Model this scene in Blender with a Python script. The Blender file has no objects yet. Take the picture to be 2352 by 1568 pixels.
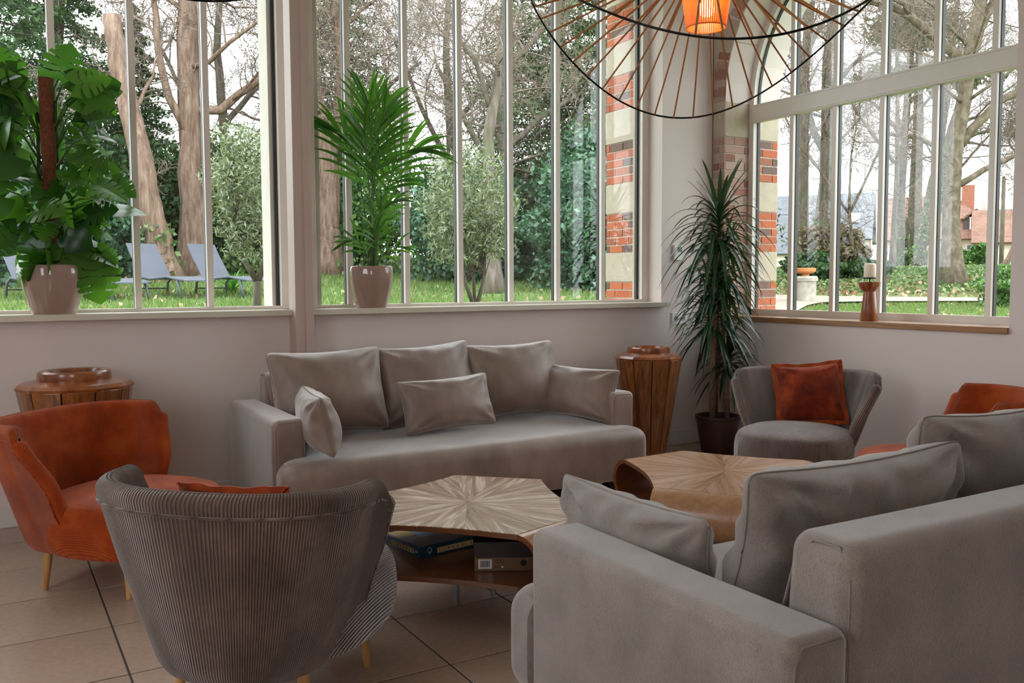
import bpy, bmesh, math, random
import numpy as np
from mathutils import Vector, Matrix
S = bpy.context.scene
COL = S.collection
random.seed(7); RNG = np.random.default_rng(11)
PI = math.pi
# ---------------------------------------------------------------- camera
def look(yaw, pitch, roll):
    f = np.array([math.sin(yaw)*math.cos(pitch), math.cos(yaw)*math.cos(pitch), -math.sin(pitch)])
    r = np.cross(f, [0, 0, 1]); r /= np.linalg.norm(r); u = np.cross(r, f)
    c, s = math.cos(roll), math.sin(roll)
    return c*r+s*u, -s*r+c*u, f
cam = bpy.data.cameras.new('camera'); camo = bpy.data.objects.new('camera', cam); COL.objects.link(camo)
_r, _u, _f = look(*[math.radians(a) for a in (30.355, 3.827, -0.2707)])
camo.matrix_world = Matrix(((_r[0], _u[0], -_f[0], 0), (_r[1], _u[1], -_f[1], 0), (_r[2], _u[2], -_f[2], 1.3), (0, 0, 0, 1)))
cam.sensor_width = 36; cam.lens = 31.486; cam.clip_start = .05; cam.clip_end = 400
S.camera = camo
# ---------------------------------------------------------------- sky and exposure
W = bpy.data.worlds.new('overcast_sky'); S.world = W; W.use_nodes = True
bg = W.node_tree.nodes['Background']; bg.inputs[0].default_value = (0.93, 0.965, 1.0, 1); bg.inputs[1].default_value = 1.15
S.view_settings.view_transform = 'Standard'; S.view_settings.look = 'None'
S.view_settings.exposure = 2.15; S.view_settings.gamma = 1; S.view_settings.use_curve_mapping = False
S.cycles.use_denoising = True; S.cycles.max_bounces = 9; S.cycles.diffuse_bounces = 5; S.cycles.glossy_bounces = 4
S.cycles.transparent_max_bounces = 14; S.cycles.caustics_reflective = False; S.cycles.caustics_refractive = False
S.cycles.sample_clamp_indirect = 6
# ---------------------------------------------------------------- helpers: materials
def c(r, g, b):
    return tuple(((v/255)/12.92 if v/255 <= .04045 else ((v/255+.055)/1.055)**2.4) for v in (r, g, b)) + (1,)
class NT:
    def __init__(s, name):
        s.m = bpy.data.materials.new(name); s.m.use_nodes = True; s.t = s.m.node_tree; s.n = s.t.nodes
        s.b = s.n['Principled BSDF']; s.out = s.n['Material Output']
    def add(s, typ, **kw):
        n = s.n.new(typ)
        for k, v in kw.items():
            if k[0] == 'i' and k[1:].isdigit(): n.inputs[int(k[1:])].default_value = v
            else: setattr(n, k, v)
        return n
    def ln(s, a, b): s.t.links.new(a, b)
    def coords(s, kind='Object', scale=(1, 1, 1), rot=(0, 0, 0)):
        tc = s.add('ShaderNodeTexCoord'); mp = s.add('ShaderNodeMapping'); mp.inputs['Scale'].default_value = scale
        mp.inputs['Rotation'].default_value = rot
        s.ln(tc.outputs[kind], mp.inputs[0]); return mp.outputs[0]
    def noise(s, vec, scale, detail=4, rough=.55):
        n = s.add('ShaderNodeTexNoise'); n.inputs['Scale'].default_value = scale; n.inputs['Detail'].default_value = detail
        n.inputs['Roughness'].default_value = rough; s.ln(vec, n.inputs['Vector']); return n.outputs[0]
    def ramp(s, fac, stops):
        r = s.add('ShaderNodeValToRGB'); el = r.color_ramp.elements
        while len(el) < len(stops): el.new(.5)
        for e, (p, col) in zip(el, stops): e.position = p; e.color = col
        s.ln(fac, r.inputs[0]); return r.outputs[0]
    def mix(s, fac, a, b, mode='MIX'):
        m = s.add('ShaderNodeMix', data_type='RGBA', blend_type=mode)
        for sock, v in ((m.inputs[0], fac), (m.inputs[6], a), (m.inputs[7], b)):
            if hasattr(v, 'is_linked'): s.ln(v, sock)
            else: sock.default_value = v
        return m.outputs[2]
    def math(s, op, a, b=0.0):
        m = s.add('ShaderNodeMath', operation=op)
        for sock, v in ((m.inputs[0], a), (m.inputs[1], b)):
            if hasattr(v, 'is_linked'): s.ln(v, sock)
            else: sock.default_value = v
        return m.outputs[0]
    def bump(s, h, strength=.3, dist=.01):
        b = s.add('ShaderNodeBump'); b.inputs['Strength'].default_value = strength; b.inputs['Distance'].default_value = dist
        s.ln(h, b.inputs['Height']); s.ln(b.outputs[0], s.b.inputs['Normal']); return b
    def base(s, v):
        if hasattr(v, 'is_linked'): s.ln(v, s.b.inputs['Base Color'])
        else: s.b.inputs['Base Color'].default_value = v
    def set(s, **kw):
        for k, v in kw.items(): s.b.inputs[k.replace('_', ' ')].default_value = v
        return s
def plain(name, col, rough=.6, vary=.12, scale=6, bump=.05, bscale=60, **kw):
    """one colour with a soft mottling and a fine relief"""
    t = NT(name); v = t.coords()
    n = t.noise(v, scale)
    lo = tuple(x*(1-vary) for x in col[:3])+(1,); hi = tuple(min(1, x*(1+vary)) for x in col[:3])+(1,)
    t.base(t.ramp(n, [(.3, lo), (.7, hi)])); t.b.inputs['Roughness'].default_value = rough
    if bump: t.bump(t.noise(v, bscale, 3), bump, .01)
    for k, x in kw.items(): t.b.inputs[k.replace('_', ' ')].default_value = x
    return t.m
# ---------------------------------------------------------------- helpers: meshes
def tag(o, label=None, cat=None, group=None, kind=None):
    for k, v in (('label', label), ('category', cat), ('group', group), ('kind', kind)):
        if v: o[k] = v
    return o
def empty(name, loc=(0, 0, 0), rz=0.0, label=None, cat=None, group=None, kind=None, parent=None):
    o = bpy.data.objects.new(name, None); COL.objects.link(o); o.location = loc; o.rotation_euler = (0, 0, rz)
    o.empty_display_size = .05
    if parent: o.parent = parent
    return tag(o, label, cat, group, kind)
def mesh(name, V, F, mat, smooth=False, uv=None, tint=None, sharp=None):
    V = np.asarray(V, dtype=np.float32).reshape(-1, 3); me = bpy.data.meshes.new(name)
    if isinstance(F, np.ndarray):
        k = F.shape[1]; n = len(F); me.vertices.add(len(V)); me.vertices.foreach_set('co', V.ravel())
        me.loops.add(n*k); me.loops.foreach_set('vertex_index', F.astype(np.int32).ravel())
        me.polygons.add(n); me.polygons.foreach_set('loop_start', np.arange(0, n*k, k, dtype=np.int32))
        me.update(calc_edges=True)
    else:
        me.from_pydata(V.tolist(), [], F); me.update()
    if smooth:
        me.polygons.foreach_set('use_smooth', np.ones(len(me.polygons), dtype=bool))
        if sharp: me.set_sharp_from_angle(angle=math.radians(sharp))
    if uv is not None:
        l = me.uv_layers.new(name='UVMap'); vi = np.zeros(len(me.loops), dtype=np.int32); me.loops.foreach_get('vertex_index', vi)
        l.data.foreach_set('uv', np.asarray(uv, dtype=np.float32)[vi].ravel())
    if tint is not None:
        a = me.attributes.new('tint', 'FLOAT', 'POINT'); a.data.foreach_set('value', np.asarray(tint, dtype=np.float32))
    for m in (mat if isinstance(mat, (list, tuple)) else [mat]): me.materials.append(m)
    return me
def put(name, me, parent=None, loc=(0, 0, 0), rot=(0, 0, 0), scale=None):
    o = bpy.data.objects.new(name, me); COL.objects.link(o); o.location = loc; o.rotation_euler = rot
    if scale: o.scale = scale
    if parent: o.parent = parent
    return o
def clone(root, loc, rz, label, group=None):
    def cp(o, par):
        q = o.copy(); COL.objects.link(q)
        if par: q.parent = par
        for ch in o.children: cp(ch, q)
        return q
    r = cp(root, None); r.location = loc; r.rotation_euler = (0, 0, rz); r['label'] = label
    if group: r['group'] = group
    return r
class MB:
    """collects shapes into one mesh"""
    def __init__(s): s.V = []; s.F = []; s.n = 0; s.U = []
    def add(s, V, F, U=None):
        V = np.asarray(V, dtype=float).reshape(-1, 3)
        s.V.append(V); s.F += [tuple(i+s.n for i in f) for f in F]; s.n += len(V)
        s.U.append(np.zeros((len(V), 2)) if U is None else np.asarray(U)); return s
    def box(s, lo, hi):
        x0, y0, z0 = lo; x1, y1, z1 = hi
        return s.add([(x0, y0, z0), (x1, y0, z0), (x1, y1, z0), (x0, y1, z0), (x0, y0, z1), (x1, y0, z1), (x1, y1, z1), (x0, y1, z1)],
                     [(0, 3, 2, 1), (4, 5, 6, 7), (0, 1, 5, 4), (1, 2, 6, 5), (2, 3, 7, 6), (3, 0, 4, 7)])
    def tube(s, P, R, k=8, cap=True):
        V, F = tube_np(P, R, k, cap); return s.add(V, F)
    def lathe(s, prof, k=32, cx=0, cy=0, a0=0):
        V = []; F = []; m = len(prof)
        for i in range(k):
            a = a0+2*PI*i/k
            for r, z in prof: V.append((cx+r*math.cos(a), cy+r*math.sin(a), z))
        for i in range(k):
            j = (i+1) % k
            for q in range(m-1): F.append((i*m+q, j*m+q, j*m+q+1, i*m+q+1))
        return s.add(V, F)
    def prism(s, poly, z0, z1):
        n = len(poly); V = [(x, y, z0) for x, y in poly]+[(x, y, z1) for x, y in poly]
        F = [tuple(range(n-1, -1, -1)), tuple(range(n, 2*n))]+[(i, (i+1) % n, n+(i+1) % n, n+i) for i in range(n)]
        return s.add(V, F)
    def make(s, name, mat, parent=None, smooth=False, sharp=None, loc=(0, 0, 0), rot=(0, 0, 0), uv=False, bevel=0, fix=False):
        me = mesh(name, np.concatenate(s.V), s.F, mat, smooth, np.concatenate(s.U) if uv else None, sharp=sharp)
        if bevel or fix:
            bm = bmesh.new(); bm.from_mesh(me)
            if fix: bmesh.ops.recalc_face_normals(bm, faces=bm.faces)
            if bevel: bmesh.ops.bevel(bm, geom=[e for e in bm.edges if e.calc_face_angle(0) > .6], offset=bevel, segments=2, affect='EDGES', profile=.5)
            bm.to_mesh(me); bm.free()
            if smooth: me.polygons.foreach_set('use_smooth', np.ones(len(me.polygons), dtype=bool)); me.set_sharp_from_angle(angle=math.radians(sharp or 40))
        return put(name, me, parent, loc, rot)
def tube_np(P, R, k=8, cap=True):
    P = np.asarray(P, dtype=float); n = len(P); R = np.broadcast_to(np.asarray(R, dtype=float), (n,))
    T = np.gradient(P, axis=0); T /= np.maximum(np.linalg.norm(T, axis=1, keepdims=True), 1e-9)
    ref = np.array([0, 0, 1.]) if abs(T[:, 2]).mean() < .8 else np.array([1., 0, 0])
    A = np.cross(T, ref); A /= np.maximum(np.linalg.norm(A, axis=1, keepdims=True), 1e-9); B = np.cross(T, A)
    a = np.arange(k)*2*PI/k
    V = (P[:, None]+R[:, None, None]*(np.cos(a)[None, :, None]*A[:, None]+np.sin(a)[None, :, None]*B[:, None])).reshape(-1, 3)
    F = [(i*k+j, i*k+(j+1) % k, (i+1)*k+(j+1) % k, (i+1)*k+j) for i in range(n-1) for j in range(k)]
    if cap: F += [tuple(range(k-1, -1, -1)), tuple((n-1)*k+j for j in range(k))]
    return V, F
def quadgrid(n, m, wrap_n=False, wrap_m=False):
    a, b = (n if wrap_n else n-1), (m if wrap_m else m-1)
    return [(i*m+j, ((i+1) % n)*m+j, ((i+1) % n)*m+(j+1) % m, i*m+(j+1) % m) for i in range(a) for j in range(b)]
def rbox(size, r, nr=4, ni=6, deform=None):
    """rounded box, centred, as (V, F)"""
    h = np.array(size)/2; r = min(r, *(h*.98))
    def ax(L):
        e = [-L+r*(1-math.cos(t)) if 0 else -L+r*(1-math.tan((1-i/nr)*PI/4)) for i, t in ((i, 0) for i in range(nr+1))]
        e = [-L+r*(1-math.tan((1-i/nr)*PI/4)) for i in range(nr+1)]
        return np.array(e+[-L+r+(2*L-2*r)*i/ni for i in range(1, ni)]+[-x for x in e[::-1]])
    A = [ax(x) for x in h]; V = []; F = []; idx = {}
    def vid(p):
        k = tuple(np.round(p, 6))
        if k not in idx: idx[k] = len(V); V.append(p)
        return idx[k]
    for d in range(3):
        u, v = (d+1) % 3, (d+2) % 3
        for sgn in (-1, 1):
            for i in range(len(A[u])-1):
                for j in range(len(A[v])-1):
                    q = []
                    for a, b in ((0, 0), (1, 0), (1, 1), (0, 1)):
                        p = np.zeros(3); p[d] = sgn*h[d]; p[u] = A[u][i+a]; p[v] = A[v][j+b]; q.append(vid(p))
                    F.append(tuple(q if sgn > 0 else q[::-1]))
    V = np.array(V); inner = np.clip(V, -(h-r), h-r); dd = V-inner; L = np.linalg.norm(dd, axis=1, keepdims=True)
    V = inner+np.where(L > 1e-9, dd/np.maximum(L, 1e-9)*r, 0)
    if deform is not None: V = deform(V)
    return V, F
def smoothnoise(P, f, seed=0):
    """cheap smooth pseudo noise in [-1,1] for displacing vertices"""
    g = np.random.default_rng(seed); out = np.zeros(len(P))
    for k in range(5):
        d = g.normal(size=3); d /= np.linalg.norm(d); out += np.sin(P@d*f*(.6+.35*k)+g.uniform(0, 6.28))
    return out/5
# ---------------------------------------------------------------- materials
M = {}
M['wall'] = plain('wall_paint', c(226, 213, 208), .7, .02, 2, .04, 250)
M['ceiling'] = plain('ceiling_paint', c(236, 232, 228), .8, .02, 2, .03, 200)
M['base'] = plain('baseboard_paint', c(224, 218, 214), .5, .02, 3, .02, 80)
M['frame'] = plain('window_frame_paint', c(228, 221, 212), .38, .03, 3, .02, 120)
M['sill'] = plain('sill_paint', c(214, 207, 192), .38, .03, 3, .02, 90)
M['column'] = plain('column_paint', c(192, 172, 162), .5, .03, 2, .02, 90)
M['black'] = plain('black_rubber', c(20, 22, 24), .5, .1, 5, 0)
M['blackmetal'] = plain('black_metal', c(16, 15, 15), .35, .1, 5, 0, Metallic=.6)
M['white_plastic'] = plain('white_plastic', c(226, 224, 222), .3, .01, 3, 0)
M['grey_plastic'] = plain('grey_plastic', c(150, 152, 152), .35, .01, 3, 0)
M['screen'] = plain('dark_display', c(40, 46, 48), .15, .05, 3, 0)
M['render'] = plain('exterior_render', c(222, 214, 205), .85, .06, 3, .15, 40)
# glass: fresnel mix of clear and mirror
t = NT('window_glass'); tr = t.add('ShaderNodeBsdfTransparent'); tr.inputs[0].default_value = (.975, .99, .985, 1)
gl = t.add('ShaderNodeBsdfGlossy'); gl.inputs['Roughness'].default_value = 0.0
fr = t.add('ShaderNodeLayerWeight'); fr.inputs[0].default_value = .5; mx = t.add('ShaderNodeMixShader')
t.ln(t.math('ADD', t.math('MULTIPLY', t.math('POWER', fr.outputs['Facing'], 5.0), .9), .035), mx.inputs[0]); t.ln(tr.outputs[0], mx.inputs[1]); t.ln(gl.outputs[0], mx.inputs[2]); t.ln(mx.outputs[0], t.out.inputs[0]); M['glass'] = t.m
# floor tile
t = NT('beige_floor_tile'); v = t.coords(); oi = t.add('ShaderNodeObjectInfo')
n = t.noise(v, 2, 2); n2 = t.noise(v, 40, 3)
col = t.ramp(n, [(.2, c(164, 138, 120)), (.8, c(182, 157, 140))])
col = t.mix(.18, col, t.ramp(n2, [(.3, c(150, 128, 116)), (.7, c(205, 190, 180))]))
col = t.mix(t.math('MULTIPLY', oi.outputs['Random'], .25), col, c(160, 138, 126))
t.base(col); t.set(Roughness=.17); t.bump(n2, .03, .01); M['tile'] = t.m
M['grout'] = plain('dark_grout', c(56, 50, 46), .9, .1, 20, .1, 200)
# upholstery
def fabric(name, lo, mid, hi, scale=4, weave=(260, 260, 260), wb=.25, sheen=.35, rough=.85, stretch=(1, 1, 1), fleck=.0, spec=.2, coat=0.0):
    t = NT(name); v = t.coords(scale=stretch); n = t.noise(v, scale, 6, .62)
    col = t.ramp(n, [(.28, lo), (.5, mid), (.72, hi)])
    w = t.noise(t.coords(scale=weave), 1, 3, .6)
    if fleck: col = t.mix(t.ramp(w, [(.38, (fleck,)*3+(1,)), (.5, (0, 0, 0, 1))]), col, tuple(x*.45 for x in lo[:3])+(1,))
    t.base(col); t.set(Roughness=rough, Sheen_Weight=sheen, Sheen_Roughness=.4, Specular_IOR_Level=spec, Coat_Weight=coat, Coat_Roughness=.42); t.bump(w, wb, .004)
    return t.m
M['suede'] = fabric('taupe_suede', c(118, 98, 87), c(138, 118, 107), c(158, 139, 129), 5, (420, 420, 420), .12, 1.0, .52, stretch=(1, 1, .55), spec=.55, coat=.35)
M['suede_piping'] = fabric('taupe_suede_piping', c(134, 116, 106), c(148, 130, 120), c(160, 142, 132), 5, (500, 500, 500), .1)
M['chenille'] = fabric('grey_chenille', c(122, 108, 100), c(143, 129, 121), c(162, 148, 140), 5, (420, 420, 190), .6, 1.0, .6, fleck=.38, spec=.4)
M['chenille_piping'] = fabric('grey_chenille_piping', c(122, 110, 102), c(138, 126, 117), c(152, 140, 132), 8, (400, 400, 400), .3)
def corduroy(name, lo, mid, hi, pitch, depth=.9, sheen=.7):
    t = NT(name); uvn = t.add('ShaderNodeTexCoord'); sp = t.add('ShaderNodeSeparateXYZ'); t.ln(uvn.outputs['UV'], sp.inputs[0])
    s = t.math('SINE', t.math('MULTIPLY', sp.outputs[0], 2*PI/pitch)); h = t.math('POWER', t.math('ADD', t.math('MULTIPLY', s, .5), .5), .6)
    v = t.coords(); n = t.noise(v, 7, 5, .6)
    col = t.ramp(n, [(.28, lo), (.5, mid), (.74, hi)])
    groove_shade = tuple(x*.5 for x in lo[:3])+(1,)
    col = t.mix(t.ramp(h, [(.0, (.75,)*3+(1,)), (.45, (0, 0, 0, 1))]), col, groove_shade)  # shade between the ribs is put into the colour
    t.base(col); t.set(Roughness=.85, Sheen_Weight=sheen, Sheen_Roughness=.35, Specular_IOR_Level=.2)
    t.bump(h, depth, pitch*.45); return t.m
M['cord_taupe'] = corduroy('taupe_corduroy', c(80, 61, 52), c(102, 82, 72), c(126, 105, 95), .0082)
M['cord_mauve'] = corduroy('mauve_taupe_corduroy', c(108, 89, 84), c(128, 109, 103), c(146, 128, 121), .0075)
M['cord_orange'] = corduroy('orange_corduroy', c(138, 52, 13), c(168, 68, 20), c(194, 94, 38), .0062, .6, .25)
M['orange_velvet'] = fabric('rust_velvet', c(78, 24, 10), c(122, 42, 16), c(176, 74, 34), 7, (300, 300, 300), .3, .3)
M['orange_edge'] = fabric('rust_velvet_edge', c(140, 54, 22), c(166, 68, 28), c(186, 86, 40), 9, (300, 300, 300), .2, .3)
# woods
def wood(name, stops, stretch=(2, 30, 30), scale=1.2, rough=.4, coat=0.0, bump=.08, rnd=0.0, dist=2.0, knots=False):
    t = NT(name); v = t.coords(scale=stretch); nz = t.add('ShaderNodeTexNoise'); nz.inputs['Scale'].default_value = scale
    nz.inputs['Detail'].default_value = 6; nz.inputs['Roughness'].default_value = .6; nz.inputs['Distortion'].default_value = dist
    off = t.add('ShaderNodeVectorMath', operation='ADD'); oi = t.add('ShaderNodeObjectInfo'); t.ln(v, off.inputs[0])
    cb = t.add('ShaderNodeCombineXYZ'); m1 = t.math('MULTIPLY', oi.outputs['Random'], 37.0)
    for i in range(3): t.ln(m1, cb.inputs[i])
    t.ln(cb.outputs[0], off.inputs[1]); t.ln(off.outputs[0], nz.inputs['Vector'])
    col = t.ramp(nz.outputs[0], stops)
    if knots:
        kn = t.noise(t.coords(scale=(6, 16, 16)), 1, 1); col = t.mix(t.ramp(kn, [(.70, (0, 0, 0, 1)), (.76, (.8, .8, .8, 1))]), col, stops[0][1])
    if rnd: col = t.mix(t.math('MULTIPLY', oi.outputs['Random'], rnd), col, stops[0][1])
    t.base(col); t.set(Roughness=rough, Coat_Weight=coat, Coat_Roughness=.15); t.bump(nz.outputs[0], bump, .01); return t.m
M['oak'] = wood('oak_leg', [(.3, c(176, 128, 74)), (.7, c(208, 164, 108))], (30, 30, 2))
M['streaked'] = wood('streaked_teak', [(.30, c(124, 90, 66)), (.44, c(166, 132, 106)), (.52, c(184, 152, 126)), (.57, c(236, 220, 204)), (.62, c(176, 143, 116)), (.75, c(208, 182, 160))], (1.3, 30, 20), 1.0, .24, .5, .35, .25, .8, True)  # pale grain streaks, with window gloss put into the colour
M['warmteak'] = wood('honey_teak', [(.3, c(164, 118, 90)), (.5, c(204, 162, 132)), (.72, c(230, 200, 176))], (1.6, 26, 20), 1.0, .24, .5, .12, .3, .8, True)
M['ply'] = wood('brown_plywood', [(.3, c(92, 52, 28)), (.7, c(128, 78, 44))], (3, 3, 20), 1.0, .3, .35, .05)
M['roll'] = wood('teak_veneer', [(.3, c(158, 112, 78)), (.7, c(184, 138, 102))], (3, 20, 20), 1.0, .28, .35, .05)
M['acacia'] = wood('acacia', [(.28, c(70, 36, 16)), (.5, c(146, 86, 42)), (.72, c(184, 122, 66))], (22, 22, 1.4), 1.0, .28, .5, .05, .5, 1.5)
M['acacia_top'] = wood('acacia_ring', [(.28, c(96, 46, 20)), (.55, c(152, 84, 40)), (.75, c(186, 116, 62))], (8, 8, 8), 1.0, .25, .5, .04, .3, 1.0)
M['acacia_dark'] = wood('acacia_dark', [(.3, c(40, 20, 10)), (.7, c(70, 38, 18))], (22, 22, 1.4), 1.0, .4)
M['candle_wood'] = wood('turned_wood', [(.3, c(112, 52, 26)), (.5, c(152, 82, 46)), (.7, c(196, 136, 84))], (14, 14, 2), 1.0, .35, .3, .04)
M['sill_wood'] = wood('oak_sill', [(.3, c(136, 92, 56)), (.7, c(182, 138, 96))], (20, 1.5, 20), 1.0, .35, .3, .06)
M['wax'] = plain('ivory_wax', c(248, 240, 220), .5, .02, 4, 0, Subsurface_Weight=.2)
M['ceramic'] = plain('taupe_glaze', c(160, 132, 120), .08, .06, 5, 0, Coat_Weight=.6)
M['pot_brown'] = plain('dark_brown_pot', c(66, 42, 36), .5, .12, 8, .1, 60)
M['soil'] = plain('potting_soil', c(46, 32, 24), .95, .3, 60, .6, 90)
M['coir'] = plain('coir', c(120, 66, 40), .95, .35, 60, .9, 160)
def leafmat(name, lo, hi, trans=.35, rough=.35, tint=False, spec=.5):
    t = NT(name); oi = t.add('ShaderNodeObjectInfo')
    if tint: a = t.add('ShaderNodeAttribute', attribute_name='tint'); f = a.outputs['Fac']
    else: f = oi.outputs['Random']
    col = t.ramp(f, [(0, lo), (1, hi)]); t.base(col); t.set(Roughness=rough, Specular_IOR_Level=spec)
    tl = t.add('ShaderNodeBsdfTranslucent'); t.ln(t.mix(1, col, (1.2, 1.35, .6, 1), 'MULTIPLY'), tl.inputs[0]); m = t.add('ShaderNodeMixShader'); m.inputs[0].default_value = trans
    t.ln(t.b.outputs[0], m.inputs[1]); t.ln(tl.outputs[0], m.inputs[2]); t.ln(m.outputs[0], t.out.inputs[0]); return t.m
M['monstera'] = leafmat('monstera_leaf', c(32, 74, 26), c(96, 146, 54), .45, .25)
M['palm'] = leafmat('palm_leaf', c(44, 92, 34), c(96, 146, 60), .4, .3)
M['dracaena'] = leafmat('dracaena_leaf', c(24, 48, 30), c(52, 80, 50), .2, .3)
M['stem'] = plain('green_stem', c(70, 104, 44), .5, .2, 20, 0)
M['cane'] = plain('dracaena_cane', c(130, 104, 86), .85, .25, 30, .5, 60)
# masonry
def brickmat(name, faded):
    t = NT(name); v = t.coords(); oi = t.add('ShaderNodeObjectInfo')
    if faded: st = [(0, c(150, 76, 58)), (.25, c(190, 146, 132)), (.5, c(208, 180, 168)), (.75, c(164, 96, 76)), (1, c(198, 178, 170))]
    else: st = [(0, c(196, 96, 58)), (.3, c(206, 112, 72)), (.55, c(190, 92, 60)), (.74, c(176, 96, 66)), (.8, c(112, 92, 88)), (1, c(96, 84, 84))]
    col = t.ramp(oi.outputs['Random'], st); n = t.noise(v, 14, 5); n2 = t.noise(v, 70, 3)
    col = t.mix(t.ramp(n, [(.42, (0, 0, 0, 1)), (.75, (.55,)*3+(1,))]), col, c(214, 200, 186) if faded else c(206, 150, 118))
    if faded: col = t.mix(t.ramp(t.noise(v, 26, 4), [(.56, (0, 0, 0, 1)), (.62, (.9,)*3+(1,))]), col, c(92, 40, 32))
    else: col = t.mix(t.ramp(n2, [(.6, (0, 0, 0, 1)), (.72, (.5,)*3+(1,))]), col, c(120, 66, 48))
    t.base(col); t.set(Roughness=.9); t.bump(n2, .4, .01); return t.m
M['brick'] = brickmat('red_brick', False); M['old_brick'] = brickmat('limewashed_brick', True)
M['stone'] = plain('cream_stone', c(194, 181, 162), .9, .08, 5, .25, 45)
M['mortar'] = plain('lime_mortar', c(206, 194, 178), .95, .08, 20, .4, 80)
# ---------------------------------------------------------------- room shell
def struct(name, mb, m, **kw): return tag(mb.make(name, m, **kw), kind='structure')
XL, XR, YB, YF, ZC = -2.9, 5.05, 5.44, -2.7, 4.2
floor = struct('floor', MB().box((XL, YF, -.2), (XR+.6, YB+.2, -.0022)), M['grout'])
tx = [.365+.4755*i for i in range(-7, 10)]; ty = [2.673+.4838*j for j in range(-11, 6)]
tb = MB().box((-.2345, -.2387, -.02), (.2345, .2387, 0)); tile0 = tb.make('floor_tile', M['tile'], floor, bevel=.0025); tile_me = tile0.data
first = True
for i, x in enumerate(tx):
    for j, y in enumerate(ty):
        cx, cy = x+.4755/2, y+.4838/2
        if cx > XR+.2 or cy > YB+.2: continue
        if cy < .6 or cx < -1.4: continue
        if first: tile0.location = (cx, cy, 0); first = False
        else: put('floor_tile', tile_me, floor, (cx, cy, random.uniform(-.0004, .0004)))
# plain floor slab under the part of the room behind the camera
struct('floor_border', MB().box((XL, YF, -.006), (-1.3, YB, 0)).box((-1.3, YF, -.006), (XR, .254, 0)), M['tile'])
struct('ceiling', MB().box((XL-.2, YF-.2, ZC), (XR+.7, YB+.8, ZC+.2)), M['ceiling'])
# back wall: parapet, pier beside the corner, pier between the windows, lintel
b = MB().box((XL, YB, -.1), (XR, YB+.18, 1.10)).box((4.536, YB, 1.10), (XR, YB+.18, ZC)).box((1.66, YB, 1.10), (1.78, YB+.18, ZC)).box((XL, YB, 3.62), (4.536, YB+.18, ZC))
wall_back = struct('wall_back', b, M['wall'])
struct('baseboard_back', MB().box((XL, YB-.014, 0), (XR, YB, .12)), M['base'], bevel=.004)
struct('trim_1', MB().box((XL, 5.37, 1.1), (1.60, YB+.2, 1.1353)).box((1.71, 5.37, 1.1), (4.536, YB+.2, 1.1353)).box((4.536, 5.37, 1.1), (4.575, YB, 1.1353)), M['sill'], bevel=.003)
# interior post in front of the wall
tag(MB().box((1.60, 5.305, 0), (1.712, YB, ZC)).box((1.66, 5.3, 0), (1.712, 5.31, ZC)).make('column', M['column'], bevel=.004), kind='structure')
# right wall: parapet below the arch, the wall around the arch is built from masonry
AY, AZ, AR = 4.145, 2.70, 1.157   # arch centre (y, z), radius of the reveal
b = MB().box((XR, YF, -.1), (XR+.6, 5.27, .985))
poly = []
def archpts(R, n=24): return [(AY+R*math.cos(PI*i/n), AZ+R*math.sin(PI*i/n)) for i in range(n+1)]
ap = archpts(AR)
def wallface(mb, x0, x1):
    """plastered wall with the arched opening cut out, from z = 0.985 to the ceiling, y YF..YB"""
    y0, y1 = YF, 5.302
    far = [(y1, .985)]+[(y1, AZ)]
    # near side block
    mb.box((x0, y0, .985), (x1, AY-AR, ZC))
    # above the arch: strips
    n = len(ap)
    for i in range(n-1):
        (ya, za), (yb, zb) = ap[i], ap[i+1]
        V = [(x0, ya, za), (x0, yb, zb), (x0, yb, ZC), (x0, ya, ZC), (x1, ya, za), (x1, yb, zb), (x1, yb, ZC), (x1, ya, ZC)]
        mb.add(V, [(0, 1, 2, 3), (7, 6, 5, 4), (0, 4, 5, 1), (2, 6, 7, 3)])
wallface(b, XR+.005, XR+.6)
wall_right = struct('wall_right', b, M['wall'], fix=False)
struct('trim_2', MB().box((5.035, AY-AR, .985), (5.36, 5.30, 1.0235)), M['sill_wood'], bevel=.003)
struct('baseboard_right', MB().box((XR-.014, YF, 0), (XR, YB, .12)), M['base'], bevel=.004)
# masonry corner pier: mortar core + single bricks and stones
core = MB().box((XR+.011, 5.314, -.1), (5.648, YB+.006, ZC)).box((4.517, 5.66, -.1), (5.648, 6.128, ZC)).box((5.2, YB, -.1), (5.648, 5.7, ZC))
pier = struct('wall_masonry', core, M['mortar'])
BANDS = [(.0, .3, 'b'), (.3, .53, 's'), (.53, .96, 'b'), (.96, 1.294, 'b'), (1.294, 1.53, 's'), (1.53, 1.855, 'b'), (1.855, 2.094, 's'), (2.094, 2.428, 'b'), (2.428, 2.69, 's'), (2.69, 2.97, 'b'), (2.97, 3.22, 's'), (3.22, 3.54, 'b'), (3.54, 3.78, 's'), (3.78, 4.1, 'b')]
unit = MB().box((-.5, -.5, -.5), (.5, .5, .5)).make('stone', M['stone'], bevel=.02); ume = unit.data
bme = ume.copy(); bme.materials[0] = M['brick']; ome = ume.copy(); ome.materials[0] = M['old_brick']
bpy.data.objects.remove(unit)
def piece(kind, old, centre, size, rx=0.0, parent=pier):
    me = ume if kind == 's' else (ome if old else bme)
    s = [max(.005, v-.011) if kind != 's' else v-.004 for v in size]
    o = put('stone' if kind == 's' else 'brick', me, parent, centre, (rx, 0, 0), None); o.scale = s; return o
def courses(z0, z1, kind):
    if kind == 's': return [(z0, z1)]
    n = max(1, round((z1-z0)/.066)); h = (z1-z0)/n; return [(z0+i*h, z0+(i+1)*h) for i in range(n)]
def along(s):
    """point and tilt on the reveal, s = height up to the spring, then arc length"""
    if s <= AZ: return 5.302, s, 0.0
    a = (s-AZ)/AR; return AY+AR*math.cos(a), AZ+AR*math.sin(a), a
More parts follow.
